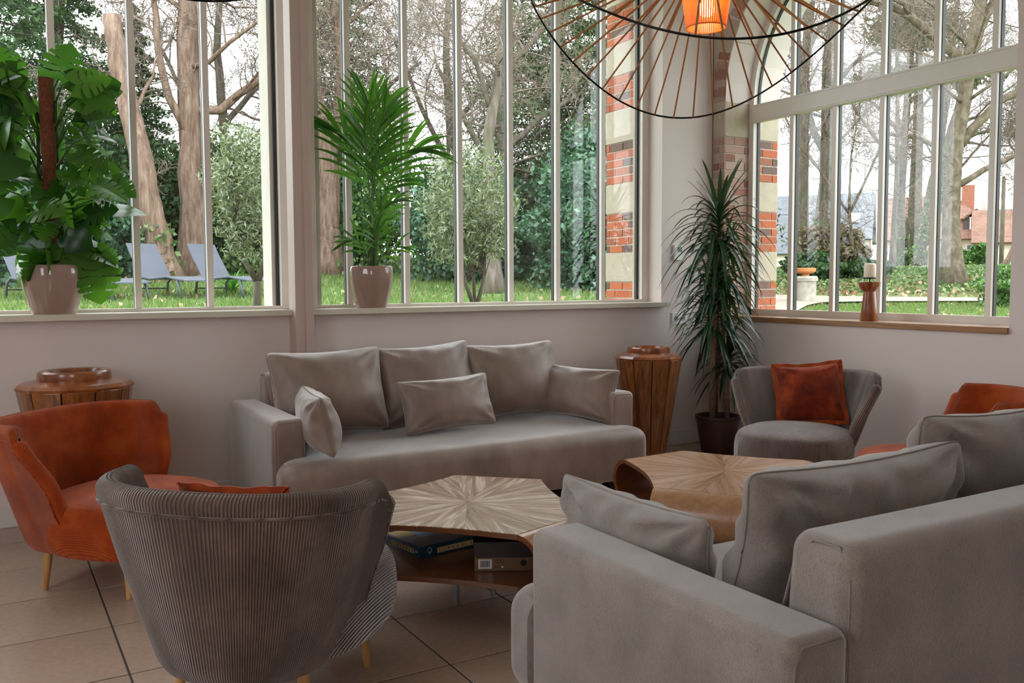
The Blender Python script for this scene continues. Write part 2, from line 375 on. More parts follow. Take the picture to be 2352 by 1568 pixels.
OLD_BANDS = [(.0, 2.433, 'b'), (2.433, 2.702, 's'), (2.702, 2.98, 'b'), (2.98, 3.25, 's'), (3.25, 3.62, 'b'), (3.62, 3.9, 's'), (3.9, 4.2, 'b')]
def reveal(x0, x1, old, zmin, smax):
    k = 0
    for z0, z1, kind in (OLD_BANDS if old else BANDS):
        for a, bq in courses(z0, z1, kind):
            k += 1; m = (a+bq)/2
            if m < zmin or m > smax: continue
            y, z, ang = along(m); t = .05; ny, nz = math.cos(ang), math.sin(ang)
            w = x1-x0
            cuts = [(x0, x1)] if (kind == 's' or k % 2) else [(x0, x0+w*.5), (x0+w*.5, x1)]
            if w > .25 and kind == 'b': cuts = [(x0, x0+.1), (x0+.1, x1)] if k % 2 else [(x0, x0+.21), (x0+.21, x1)]
            for xa, xb in cuts:
                jut = random.uniform(-.002, .003)
                piece(kind, old, ((xa+xb)/2, y+ny*(t/2-.001+jut), z+nz*(t/2-.001+jut)), (xb-xa, t, (bq-a)), ang)
reveal(5.37, 5.648, False, .9, 4.0)       # outer reveal seen through the glass
reveal(5.06, 5.36, True, 1.0, 3.85)        # inner reveal, worn and limewashed
# quoin strip on the wall face beside the corner (faces the room)
k = 0
for z0, z1, kind in OLD_BANDS:
    for a, bq in courses(z0, z1, kind):
        k += 1; jut = random.uniform(-.002, .003)
        if bq < .34: continue
        for ya, yb in ([(5.302, 5.436)] if (kind == 's' or k % 2) else [(5.302, 5.37), (5.37, 5.436)]):
            piece(kind, True, (5.076+jut-.002, (ya+yb)/2, (a+bq)/2), (.05, yb-ya, bq-a))
# arch band around the window on the room face, voussoirs
s = AZ+.04; i = 0
while s < AZ+PI*AR*.62:
    L = .235 if i % 2 else .33
    kind = 'b' if i % 2 == 0 else 's'
    n = 5 if kind == 'b' else 1
    for q in range(n):
        m = s+L*(q+.5)/n; a = (m-AZ)/AR; rr = AR+.07
        piece(kind, True, (5.069, AY+rr*math.cos(a), AZ+rr*math.sin(a)), (.05, .135, L/n), a)
    s += L; i += 1
# outer reveal of the back window, faces the garden light on the left
k = 0
for z0, z1, kind in BANDS:
    lean = 0
    for a, bq in courses(z0, z1, kind):
        k += 1; m = (a+bq)/2
        if m < 1.0: continue
        cuts = [(5.76, 6.132)] if kind == 's' else ([(5.76, 5.82), (5.82, 6.0), (6.0, 6.132)] if k % 2 else [(5.76, 5.9), (5.9, 6.08), (6.08, 6.132)])
        for ya, yb in cuts:
            piece(kind, False, (4.53+random.uniform(-.002, .003), (ya+yb)/2, m), (.05, yb-ya, bq-a))
struct('trim_3', MB().box((4.5, 5.645, -.1), (4.53, 5.757, ZC)), M['stone'])
# rendered outer piers and lintel of the back wall
struct('wall_outer', MB().box((1.56, 5.662, -.1), (1.88, 5.86, ZC)).box((XL, 5.662, -.1), (4.5, 5.78, 1.06)).box((XL, 5.662, 3.62), (4.5, 6.0, ZC)), M['render'])
# rear and left walls behind the camera, unseen window openings added for fill daylight
b = MB().box((XL-.2, YF-.2, -.1), (XR+.6, YF, .25)).box((XL-.2, YF-.2, 3.5), (XR+.6, YF, ZC))
b.box((XL-.2, YF-.2, .25), (-2.3, YF, 3.5)).box((-.9, YF-.2, .25), (XR+.6, YF, 3.5)).box((-2.3, YF-.2, 2.6), (-.9, YF, 3.5)).box((-2.3, YF-.2, .2), (-.9, YF, .9))
struct('wall_rear', b, M['wall'])
b = MB().box((XL-.2, YF, -.1), (XL, YB+.2, .9)).box((XL-.2, YF, 3.4), (XL, YB+.2, ZC))
b.box((XL-.2, YF, .9), (XL, .8, 3.4)).box((XL-.2, 2.4, .9), (XL, YB+.2, 3.4))
struct('wall_left', b, M['wall'])
# ---------------------------------------------------------------- windows
def back_window(name, x0, x1, mull, zt=3.62):
    w = empty(name, kind='structure')
    fr = MB().box((x0, 5.60, 1.1353), (x1, 5.66, 1.155)).box((x0, 5.60, zt-.05), (x1, 5.66, zt))
    fr.box((x0, 5.60, 1.155), (x0+.065, 5.66, zt-.05)).box((x1-.065, 5.60, 1.155), (x1, 5.66, zt-.05))
    fr.make('window_frame', M['frame'], w, bevel=.003)
    MB().box((x0+.045, 5.645, 1.15), (x0+.069, 5.672, zt-.03)).box((x1-.085, 5.645, 1.15), (x1-.06, 5.672, zt-.03)).make('gasket', M['black'], w)
    xs = [x0+.04]+list(mull)+[x1-.04]
    me = MB().box((-.0185, 5.605, 1.155), (.0185, 5.638, zt-.05)).make('mullion', M['frame'], w, bevel=.003); me.location.x = mull[0]
    cp = MB().box((-.019, 5.645, 1.155), (.019, 5.676, zt-.05)).make('glazing_bar', M['black'], w); cp.location.x = mull[0]
    for x in mull[1:]:
        put('mullion', me.data, w, (x, 0, 0)); put('glazing_bar', cp.data, w, (x, 0, 0))
    for a, b_ in zip(xs[:-1], xs[1:]): MB().box((a, 5.638, 1.15), (b_, 5.645, zt-.03)).make('pane', M['glass'], w)
    return w
back_window('window_1', XL, 1.668, [-2.47, -2.06, -1.66, -1.26, -.86, -.455, -.05, .3575, .765, 1.174])
back_window('window_2', 1.77, 4.536, [2.061, 2.468, 2.874, 3.283, 3.686, 4.10])
# reveal of the back windows on the room side
struct('trim_4', MB().box((1.668, YB-.004, 1.1353), (1.77, 5.66, 3.62)), M['frame'])
# arched window in the right wall
w3 = empty('window_3', kind='structure')
def ring(mb, R0, R1, x0, x1, a0=0., a1=PI, n=40):
    V = []; F = []
    for i in range(n+1):
        a = a0+(a1-a0)*i/n
        for R, x in ((R0, x0), (R1, x0), (R1, x1), (R0, x1)): V.append((x, AY+R*math.cos(a), AZ+R*math.sin(a)))
    for i in range(n):
        for q in range(4): F.append((i*4+q, i*4+(q+1) % 4, (i+1)*4+(q+1) % 4, (i+1)*4+q))
    mb.add(V, F)
RG = 1.157
b = MB(); ring(b, RG-.045, RG+.01, 5.315, 5.36)
for s in (1, -1):
    ys = sorted((AY+s*(RG-.045), AY+s*(RG+.01))); b.box((5.315, ys[0], 1.0235), (5.36, ys[1], AZ))
b.box((5.315, AY-RG, 1.0235), (5.36, AY+RG, 1.073))
b.make('window_frame', M['frame'], w3, fix=True)
MB().box((5.308, AY-RG+.03, 2.55), (5.368, AY+RG-.03, 2.688)).make('transom', M['frame'], w3, bevel=.003)
MB().box((5.303, AY-RG+.05, 2.563), (5.31, AY+RG-.05, 2.567)).box((5.303, AY-RG+.05, 2.672), (5.31, AY+RG-.05, 2.676)).make('transom_bead', M['frame'], w3)
b = MB(); ring(b, RG-.056, RG-.036, 5.356, 5.378)
for s in (1, -1):
    ys = sorted((AY+s*(RG-.056), AY+s*(RG-.036))); b.box((5.356, ys[0], 1.06), (5.378, ys[1], AZ))
b.make('gasket', M['black'], w3, fix=True)
my = [4.870, 4.472, 4.074, 3.676, 3.285]
for y in my:
    zt = AZ+math.sqrt((RG-.02)**2-(y-AY)**2)
    MB().box((5.318, y-.0185, 1.07), (5.345, y+.0185, 2.55)).make('mullion', M['frame'], w3, bevel=.003)
    MB().box((5.318, y-.0185, 2.68), (5.345, y+.0185, zt)).make('mullion', M['frame'], w3, bevel=.003)
    MB().box((5.353, y-.019, 1.07), (5.384, y+.019, 2.55)).make('glazing_bar', M['black'], w3)
    MB().box((5.353, y-.019, 2.68), (5.384, y+.019, zt)).make('glazing_bar', M['black'], w3)
ys = [AY+RG-.04]+my+[AY-RG+.04]
for ya, yb in zip(ys[:-1], ys[1:]):
    MB().box((5.345, yb, 1.06), (5.351, ya, 2.56)).make('pane', M['glass'], w3)
    n = 8; V = []; F = []
    for i in range(n+1):
        y = yb+(ya-yb)*i/n; zt = AZ+math.sqrt(max(1e-6, (RG-.02)**2-(y-AY)**2))
        V += [(5.345, y, 2.68), (5.345, y, zt), (5.351, y, 2.68), (5.351, y, zt)]
    for i in range(n): F += [(i*4, i*4+1, i*4+5, i*4+4), (i*4+2, i*4+6, i*4+7, i*4+3), (i*4+1, i*4+3, i*4+7, i*4+5)]
    MB().add(V, F).make('pane', M['glass'], w3)
# ---------------------------------------------------------------- sockets and thermostat on the back wall
def socket(name, x, z, w, h, label, n):
    o = empty(name, (x, YB, z), label=label, cat='socket')
    MB().box((-w/2, -.011, -h/2), (w/2, 0, h/2)).make('cover_plate', M['white_plastic'], o, bevel=.003)
    for k in range(n):
        cx = (k-(n-1)/2)*.071
        V, F = tube_np([(cx, -.0125, 0), (cx, -.0105, 0)], [.021, .021], 20)
        MB().add(V, F).make('outlet_insert', M['grey_plastic'], o)
        MB().tube([(cx-.009, -.0135, 0), (cx-.009, -.012, 0)], .0026, 8).tube([(cx+.009, -.0135, 0), (cx+.009, -.012, 0)], .0026, 8).make('socket_hole', M['black'], o)
        MB().tube([(cx, -.022, .010), (cx, -.012, .010)], .0024, 8).make('earth_pin', M['grey_plastic'], o)
socket('wall_socket', 4.715, 1.005, .155, .092, 'white double wall socket beside the dracaena, below the window sill end', 2)
socket('wall_socket', .814, .312, .085, .085, 'white single wall socket low on the wall behind the left orange armchair', 1)
o = empty('thermostat', (4.688, YB, 1.52), label='small white wall thermostat with dark display behind the dracaena leaves', cat='thermostat')
MB().box((-.042, -.024, -.06), (.042, 0, .06)).make('casing', M['white_plastic'], o, bevel=.004)
MB().box((-.01, -.0255, .005), (.035, -.0235, .045)).make('display', M['screen'], o)
# ---------------------------------------------------------------- cushions
def pillow(name, w, h, t, mat, pmat, label, loc, rz, lean, roll=0.0, seed=1, group='cushions', cat='cushion', wr=.010, flange=0, sag=0.0, n=34):
    """standing cushion: local x = width, z = height (bottom edge at 0), y = thickness; leans back by `lean` about x"""
    o = empty(name, loc, 0, label, cat, group)
    o.rotation_euler = Matrix.Rotation(rz, 4, 'Z').to_euler() if not lean else (Matrix.Rotation(rz, 4, 'Z') @ Matrix.Rotation(-lean, 4, 'X') @ Matrix.Rotation(roll, 4, 'Y')).to_euler()
    g = np.random.default_rng(seed); ph = g.uniform(0, 6.28, 12)
    u = np.sin(np.linspace(-PI/2, PI/2, n)); v = np.sin(np.linspace(-PI/2, PI/2, n))
    U, Vv = np.meshgrid(u, v, indexing='ij')
    pin = .085
    X = w/2*U*(1-pin*(1-Vv**2)*np.abs(U)**1.5); Z = h/2*Vv*(1-pin*1.3*(1-U**2)*np.abs(Vv)**1.5)
    cr = 1-.05*np.abs(U)**10*np.abs(Vv)**10; X = X*cr; Z = Z*cr
    T = t/2*np.clip((1-U**2), 0, 1)**.44*np.clip((1-Vv**2), 0, 1)**.44
    bell = 1+.12*np.sin(PI*(-Vv))*.5
    Z = Z-sag*(1-U**2)*np.clip(Vv, 0, 1)
    def wrinkle(s):
        d = np.zeros_like(U)
        for cu, cv in ((1, 1), (-1, 1), (1, -1), (-1, -1)):
            r = np.hypot(U-cu, (Vv-cv)); a = np.arctan2(Vv-cv, U-cu)
            d += np.exp(-(r/.75)**2)*np.sin(9*a+ph[int(cu+1)+int(cv+1)//2]+s)*np.clip(r*3, 0, 1)
        for cv in (1, -1):
            e = np.exp(-((Vv-cv)/.38)**2); d += .55*e*np.sin(U*13+ph[5+int(cv > 0)]+s+1.5*np.sin(U*3+ph[7]))
        e = np.exp(-((np.abs(U)-1)/.3)**2); d += .5*e*np.sin(Vv*11+ph[8]+s)
        return d*wr*np.clip((1-U**2)*(1-Vv**2)*6, 0, 1)
    Yf = -(T*bell+wrinkle(0)); Yb = (T*bell+wrinkle(2))
    edge = .004
    VF = np.stack([X, Yf-edge*0, Z+h/2], -1).reshape(-1, 3); VB = np.stack([X, Yb, Z+h/2], -1).reshape(-1, 3)
    F = quadgrid(n, n); N = n*n; bi = {}
    def isb(k): i, j = divmod(k, n); return i in (0, n-1) or j in (0, n-1)
    F2 = []
    for f in F: F2.append(tuple((k if isb(k) else k+N) for k in f[::-1]))
    V = np.concatenate([VF, VB])
    used = sorted({k for f in F+F2 for k in f}); mp = {k: i for i, k in enumerate(used)}
    Fm = [tuple(mp[k] for k in f) for f in F+F2]
    put('cover', mesh('cover', V[used], Fm, mat, True), o)
    loop = [(i, 0) for i in range(n)]+[(n-1, j) for j in range(1, n)]+[(i, n-1) for i in range(n-2, -1, -1)]+[(0, j) for j in range(n-2, 0, -1)]
    P = np.array([VF[i*n+j] for i, j in loop])
    if flange:
        ctr = np.array([0, 0, h/2]); D = P-ctr; D[:, 1] = 0
        ext = np.stack([np.sign(D[:, 0])*(np.abs(D[:, 0]) > w/2*.9), 0*D[:, 0], np.sign(D[:, 2])*(np.abs(D[:, 2]) > h/2*.86)], -1)
        wav = .007*np.sin(np.arange(len(P))*.9)
        Q = P+ext*flange; Q[:, 1] += wav
        m = len(P); VV = np.concatenate([P+[0, -.004, 0], Q+[0, -.002, 0], Q+[0, .002, 0], P+[0, .004, 0]]); FF = []
        for r_ in range(3):
            for i in range(m): FF.append((r_*m+i, r_*m+(i+1) % m, (r_+1)*m+(i+1) % m, (r_+1)*m+i))
        put('flange', mesh('flange', VV, FF, pmat, True, sharp=50), o)
    else:
        P2 = np.concatenate([P, P[:1]]); V_, F_ = tube_np(P2, .0035, 6, False); put('piping', mesh('piping', V_, F_, pmat, True), o)
    return o
# ---------------------------------------------------------------- sofas
def sofa(label, loc, rz, mat, pmat, W_=2.245):
    o = empty('sofa', loc, rz, label, 'sofa', 'matching three seat sofas'); hw = W_/2; aw = .172
    def seatdef(V):
        x, y, z = V[:, 0]/(hw), V[:, 1], V[:, 2]
        top = np.clip((z+.02)/.15, 0, 1)
        V = V.copy(); V[:, 2] += top*(.022*(1-np.clip(np.abs(x), 0, 1)**4)*np.exp(-((y-.05)/.42)**2)) + .004*smoothnoise(V, 7, 3)*top
        V[:, 1] -= .012*(1-np.abs(x)**6)*np.exp(-((z)/.12)**2)*(y < 0)
        return V
    # seat: deep block that also wraps in front of both arms
    V, F = rbox((W_-.2*0-.012, 1.10, .315), .082, 6, 14, seatdef); V = V+[0, -.56, .262]
    keep = V.copy()
    # narrow the part between the arms
    m = V[:, 1] > -.945; lim = hw-aw-.004
    V[m, 0] = np.clip(V[m, 0], -lim, lim)
    put('seat', mesh('seat', V, F, mat, True, sharp=60), o)
    for s in (-1, 1):
        def armdef(A):
            A = A.copy(); A += .0025*np.stack([smoothnoise(A, 9, 5+s), smoothnoise(A, 8, 7), smoothnoise(A, 9, 9)], -1); return A
        V, F = rbox((aw, .94, .56), .034, 5, 8, armdef); put('arm', mesh('arm', V+[s*(hw-aw/2), -.47, .34], F, mat, True), o)
        # front panel seam of the arm
        x0, x1 = s*(hw-aw/2)-aw/2+.02, s*(hw-aw/2)+aw/2-.02
        for yy in (-.936, -.004):
            P = [(x0-.006, yy, .07), (x0-.006, yy, .57), (x0+.012, yy, .605), (x1-.012, yy, .605), (x1+.006, yy, .57), (x1+.006, yy, .07)]
            V, F = tube_np(P, .0028, 6); put('seam', mesh('seam', V, F, pmat, True), o)
    def backdef(A):
        A = A.copy(); f = np.clip((A[:, 2]+.34)/.68, 0, 1); A[:, 1] = np.where(A[:, 1] < 0, A[:, 1]*(1.25-.55*f), A[:, 1]); A += .002*np.stack([smoothnoise(A, 6, 3), smoothnoise(A, 7, 2), smoothnoise(A, 6, 8)], -1); return A
    V, F = rbox((W_-2*aw-.004, .20, .70), .045, 5, 12, backdef); put('back', mesh('back', V+[0, -.104, .425], F, mat, True), o)
    for s in (-1, 1):
        x = s*(hw-aw-.012); P = [(x, -.02, .12), (x, -.02, .70), (x, -.045, .765), (x, -.11, .765), (x, -.155, .73), (x, -.235, .44)]
        V, F = tube_np(P, .0028, 6); put('seam', mesh('seam', V, F, pmat, True), o)
    for x in (-hw+.16, hw-.16):
        for y in (-.9, -.12):
            MB().box((x-.035, y-.035, 0), (x+.035, y+.035, .11)).make('leg', M['black'], o, bevel=.004)
    return o
BX, BY = 2.312, 5.305
sofa('taupe suede sofa standing against the wall under the back windows', (BX, BY, 0), 0, M['suede'], M['suede_piping'])
sofa('grey chenille sofa in the right foreground seen from behind', (2.395, 1.145, 0), PI, M['chenille'], M['chenille_piping'])
G = 'plump cushions on the sofas'
# back sofa
pillow('back_cushion', .68, .50, .32, M['suede'], M['suede_piping'], 'large taupe back cushion at the left end of the back sofa', (1.655, 4.80, .445), 0.0, .27, -.02, 1, G, wr=.011)
pillow('back_cushion', .67, .50, .32, M['suede'], M['suede_piping'], 'large taupe back cushion in the middle of the back sofa', (2.29, 4.86, .445), .02, .25, -.05, 2, G, wr=.011)
pillow('back_cushion', .67, .49, .32, M['suede'], M['suede_piping'], 'large taupe back cushion at the right end of the back sofa', (2.87, 4.82, .445), -.02, .27, -.02, 3, G, wr=.011)
pillow('lumbar_cushion', .60, .315, .20, M['suede'], M['suede_piping'], 'small oblong taupe cushion lying across the middle back cushion', (2.275, 4.56, .455), 0.03, .33, -.04, 4, G, wr=.010)
pillow('lumbar_cushion', .58, .315, .2, M['suede'], M['suede_piping'], 'small oblong taupe cushion leaning on the left arm of the back sofa', (1.475, 4.45, .44), PI/2-.15, .2, 0, 5, G, wr=.010)
pillow('lumbar_cushion', .58, .34, .21, M['suede'], M['suede_piping'], 'small oblong taupe cushion leaning on the right arm of the back sofa', (3.13, 4.63, .445), -PI/2+.50, .32, .05, 6, G, wr=.011)
# near sofa
pillow('back_cushion', .85, .43, .27, M['chenille'], M['chenille_piping'], 'large grey chenille back cushion at the left end of the near sofa', (1.93, 1.60, .435), PI+.02, .22, 0, 7, G, wr=.024)
pillow('back_cushion', .74, .50, .25, M['chenille'], M['chenille_piping'], 'large grey chenille back cushion cut by the right edge of the photo', (2.62, 1.66, .435), PI-.05, .22, 0, 8, G, wr=.024)
pillow('lumbar_cushion', .66, .315, .19, M['chenille'], M['chenille_piping'], 'oblong grey chenille cushion leaning on the left arm of the near sofa', (1.555, 1.955, .40), PI/2, .12, 0, 9, G, wr=.018)
# ---------------------------------------------------------------- tub armchairs
def armchair(label, loc, rz, mat):
    o = empty('tub_armchair', loc, rz, label, 'armchair', 'tub armchairs on tapered oak legs')
    zb, zt = .17, .736
    def mid(s, v):
        """midline of the shell wall, s in [-1, 1] around the U, v in [0, 1] upwards"""
        Wv = .235+.169*v**.9; yb = .235+.073*v; yc = .02+.03*v
        yf = -.10-.04*math.exp(-((v-.6)/.30)**2)-.07*max(0, .35-v)/.35+.09*v
        a = abs(s); k = .60
        if a < k:
            t = a/k*PI/2; e = .86
            x = Wv*math.sin(t)**e if t > 0 else 0.0; y = yc+(yb-yc)*math.cos(t)**e if t < PI/2 else yc
        else:
            q = (a-k)/(1-k); x = Wv*(1+.05*q*v); y = yc+(yf-yc)*q
        return np.array([math.copysign(x, s) if s else 0.0, y])
    ns = 45; ss = np.linspace(-1, 1, ns)
    def loop(v, z, ht):
        m = np.array([mid(s, v) for s in ss]); T = np.gradient(m, axis=0); T /= np.linalg.norm(T, axis=1, keepdims=True)
        N = np.stack([-T[:, 1], T[:, 0]], -1)*1.0   # points away from the seat at the back
        zz = np.array([z-.055*max(0, (abs(s)-.72)/.28)**2.2*max(0, (v-.5)*2) for s in ss])
        pts = []; us = []; arc = ss*.86
        for i in range(ns): pts.append((*(m[i]+N[i]*ht), zz[i])); us.append(arc[i])
        for f in (PI/6, PI/3, PI/2, 2*PI/3, 5*PI/6): pts.append((*(m[-1]+N[-1]*ht*math.cos(f)+T[-1]*ht*math.sin(f)*1.0), zz[-1])); us.append(arc[-1]+.02*f)
        for i in range(ns-1, -1, -1): pts.append((*(m[i]-N[i]*ht), zz[i])); us.append(arc[i])
        for f in (PI/6, PI/3, PI/2, 2*PI/3, 5*PI/6): pts.append((*(m[0]-N[0]*ht*math.cos(f)-T[0]*ht*math.sin(f)), zz[0])); us.append(arc[0]-.02*(PI-f))
        return pts, us
    V = []; UV = []; rows = []
    vs = [0, .02, .06]+list(np.linspace(.12, 1, 18))
    for v in vs:
        z = zb+(zt-.032-zb)*v; ht = (.022+.013*min(1, v*1.6))*(1 if v > .05 else .55+.45*v/.05)
        p, u = loop(v, z, ht); rows.append(p); V += p; UV += [(a, v*.55) for a in u]
    for th in (.35, .7, 1.0, 1.25, 1.45):
        p, u = loop(1, zt-.034+.034*math.sin(th), .035*math.cos(th)); V += p; UV += [(a, .55+.03*th) for a in u]
    L = len(rows[0]); R_ = len(vs)+5
    F = [(i*L+j, i*L+(j+1) % L, (i+1)*L+(j+1) % L, (i+1)*L+j) for i in range(R_-1) for j in range(L)]
    # close the hairline gap on the rim
    top = (R_-1)*L; q = ns+5
    F += [(top+i, top+(ns+5+ns-1-i), top+(ns+5+ns-2-i), top+i+1) for i in range(ns-1)]
    put('shell', mesh('shell', V, F, mat, True, UV), o)
    # piping just under the rolled rim, then down both front edges
    def outp(s, v, out=.0):
        e = 1e-3; a, b = mid(max(-1, s-e), v), mid(min(1, s+e), v); T = (b-a)/np.linalg.norm(b-a); N = np.array([-T[1], T[0]]); return mid(s, v)+N*out
    ht = .0365
    P = [(*outp(-1, v, ht-.004), zb+(zt-.032-zb)*v-(.055*max(0, (v-.5)*2))*1.0) for v in np.linspace(.04, .93, 16)]
    P += [(*outp(s, .945, ht+.001), zb+(zt-.032-zb)*.945-.055*max(0, (abs(s)-.72)/.28)**2.2*.89) for s in np.linspace(-.98, .98, 50)]
    P += [(*outp(1, v, ht-.004), zb+(zt-.032-zb)*v-(.055*max(0, (v-.5)*2))*1.0) for v in np.linspace(.93, .04, 16)]
    V_, F_ = tube_np(P, .0042, 6); put('piping', mesh('piping', V_, F_, mat, True, np.stack([np.arange(len(V_))/6*.004, np.zeros(len(V_))], -1)), o)
    # seat: rounded drum pad
    V = []; UV = []; k = 56; prof = []
    for th in np.linspace(-PI/2, PI/2, 15): prof.append((1-.12*(1-math.cos(th)) if abs(th) < 1.57 else .88, .30+.118*math.sin(th)))
    rings = [(.0, .172), (.6, .170), (.80, .172)]+[(.86+.14*math.cos(th)**.7, .285+.112*math.sin(th)) for th in np.linspace(-1.45, 1.35, 14)]+[(.80, .408), (.6, .422), (.3, .432), (0.0, .435)]
    for rr, z in rings:
        for i in range(k):
            a = 2*PI*i/k; ca, sa = math.cos(a), math.sin(a); e = 2/2.5
            x = .335*rr*math.copysign(abs(ca)**e, ca); y = -.205+.365*rr*math.copysign(abs(sa)**e, sa)
            if y > 0: x *= 1-.12*(y/.2)
            lx = .325*(1-.1*0); V.append((x, y, z)); UV.append((x+ (0.25 if False else 0), y))
    F = [(i*k+j, i*k+(j+1) % k, (i+1)*k+(j+1) % k, (i+1)*k+j) for i in range(len(rings)-1) for j in range(k)]
    # on the side faces run the ribs around the curve
    V = np.array(V); UV = np.array(UV); UV[:, 0] = np.where(np.abs(V[:, 0]) > .24, np.sign(V[:, 0])*(.24+.9*(.43-np.clip(V[:, 2], 0, .43))*.0+ (np.abs(V[:, 0])-.24)+.7*np.clip(.40-V[:, 2], 0, 1)), UV[:, 0])
    put('seat', mesh('seat', V, F, mat, True, UV), o)
    for x, y in ((-.20, -.32), (.20, -.32), (-.20, .08), (.20, .08)):
        P = [(x*1.10, y*1.06 if y < 0 else y*1.1, 0), (x, y, .19)]
        V_, F_ = tube_np(P, [.0125, .0215], 14); put('leg', mesh('leg', V_, F_, M['oak'], True, sharp=50), o)
    return o
armchair('taupe corduroy tub armchair in the foreground seen from behind', (.674, 2.722, 0), math.radians(134.7), M['cord_taupe'])
armchair('orange corduroy tub armchair on the left in front of the wooden pedestal', (.388, 4.318, 0), math.radians(43.5), M['cord_orange'])
armchair('mauve taupe corduroy tub armchair facing the camera with a rust cushion', (4.36, 3.86, 0), math.radians(-63), M['cord_mauve'])
armchair('orange corduroy tub armchair cut by the right edge, behind the near sofa', (4.29, 2.69, 0), math.radians(-137.4), M['cord_orange'])
pillow('rust_cushion', .40, .385, .15, M['orange_velvet'], M['orange_edge'], 'rust velvet cushion with a flat flange on the mauve armchair', (4.43, 3.845, .405), math.radians(-44), .36, -.09, 21, None, wr=.006, flange=.024)
pillow('rust_cushion', .36, .255, .12, M['orange_velvet'], M['orange_edge'], 'rust velvet cushion hardly showing above the rim of the near taupe armchair', (.655, 2.80, .415), math.radians(134), .12, .02, 22, None, wr=.006, flange=.02)
# ---------------------------------------------------------------- petal tables
def petal_table(label, loc, a0, top, edge):
    o = empty('petal_coffee_table', loc, 0, label, 'coffee table', 'six sided teak coffee tables')
    R_, hf = .515, math.radians(23.6); zt, zb, th = .400, .190, .020; rho = (zt-zb)/2
    V6 = []
    for k in range(3):
        a = a0+k*2*PI/3; V6 += [(a-hf), (a+hf)]
    def outline():
        """boundary of the flat plate: straight roll edges, hollow open edges"""
        pts = []
        for k in range(3):
            A = [R_*math.cos(V6[2*k]), R_*math.sin(V6[2*k])]; B = [R_*math.cos(V6[2*k+1]), R_*math.sin(V6[2*k+1])]
            nA = V6[(2*k+2) % 6]; C_ = [R_*math.cos(nA), R_*math.sin(nA)]
            for i in range(6): t = i/6; pts.append((A[0]+(B[0]-A[0])*t, A[1]+(B[1]-A[1])*t))
            mx, my_ = (B[0]+C_[0])/2, (B[1]+C_[1])/2; L = math.hypot(mx, my_)
            for i in range(12):
                t = i/12; s = .030*math.sin(PI*t); pts.append((B[0]+(C_[0]-B[0])*t-mx/L*s, B[1]+(C_[1]-B[1])*t-my_/L*s))
        return pts
    pts = outline()
    MB().prism(pts, zt-th, zt-.0015).make('tabletop', M['ply'], o)
    MB().prism(pts, zb, zb+th).make('shelf', M['ply'], o)
    for k in range(3):
        A = np.array([R_*math.cos(V6[2*k]), R_*math.sin(V6[2*k])]); B = np.array([R_*math.cos(V6[2*k+1]), R_*math.sin(V6[2*k+1])])
        nrm = (A+B)/2; nrm /= np.linalg.norm(nrm); n = 20; m = 8; zc = (zt+zb)/2; V = []
        for r in (rho, rho-th):
            for i in range(n+1):
                f = PI/2-PI*i/n
                for j in range(m+1):
                    t = j/m; hollow = .020*math.cos(f)
                    p = A+(B-A)*(hollow+(1-2*hollow)*t)+nrm*r*math.cos(f); V.append((*p, zc+r*math.sin(f)))
        Q = (n+1)*(m+1); F = []; G_ = []
        for i in range(n):
            for j in range(m):
                q = i*(m+1)+j; F.append((q, q+m+1, q+m+2, q+1)); G_.append((Q+q, Q+q+1, Q+q+m+2, Q+q+m+1))
        for i in range(n):
            for j in (0, m):
                q = i*(m+1)+j; G_.append((q, Q+q, Q+q+m+1, q+m+1) if j == 0 else (q, q+m+1, Q+q+m+1, Q+q))
        me = mesh('rolled_side', V, F+G_, [edge, M['ply']], True, sharp=50)
        mi = np.array([0]*len(F)+[1]*len(G_), dtype=np.int32); me.polygons.foreach_set('material_index', mi); put('rolled_side', me, o)
    # star of veneer wedges, each its own plank
    L = len(pts); cuts = []
    for k in range(3):
        b = k*18; cuts += [b, b+3, b+6, b+10, b+14]
    for q, i0 in enumerate(cuts):
        i1 = cuts[(q+1) % len(cuts)]; seg = []
        i = i0
        while True:
            seg.append(pts[i % L])
            if i % L == i1 % L: break
            i += 1
        mid_ = seg[len(seg)//2]; ang = math.atan2(mid_[1], mid_[0]); ca, sa = math.cos(-ang), math.sin(-ang)
        g = .0012; loc_ = []
        for x, y in seg: loc_.append((x*ca-y*sa, x*sa+y*ca))
        # shrink a hair so a joint shows
        cxm = sum(p[0] for p in loc_)/len(loc_)*.6
        poly = [(g*2.2, 0.0)]+[(p[0]-.0005, p[1]*(1-g/max(.03, abs(p[1])+.02))) for p in loc_]
        w = MB().prism(poly, zt-.0015, zt+.001+random.uniform(0, .0008)).make('veneer_wedge', top, o); w.rotation_euler = (0, 0, ang)
    for k in range(3):
        a = a0+math.radians(-75)+k*2*PI/3; x, y = .10*math.cos(a), .10*math.sin(a)
        MB().lathe([(0, 0), (.008, 0), (.010, .02), (.014, zb+.003), (0, zb+.003)], 16, x, y).make('leg', M['grey_plastic'], o, True, 40)
    MB().lathe([(0, zb-.03), (.15, zb-.03), (.17, zb-.01), (.17, zb+.002), (0, zb+.002)], 24).make('base_ring', M['ply'], o, True, 40)
    return o
T1 = (1.668, 3.211); T2 = (2.989, 3.112)
petal_table('pale limed teak star topped table with board games on its shelf', (*T1, 0), math.radians(45.8), M['streaked'], M['roll'])
petal_table('warm honey teak star topped table half hidden by the near sofa', (*T2, 0), math.radians(94), M['warmteak'], M['roll'])
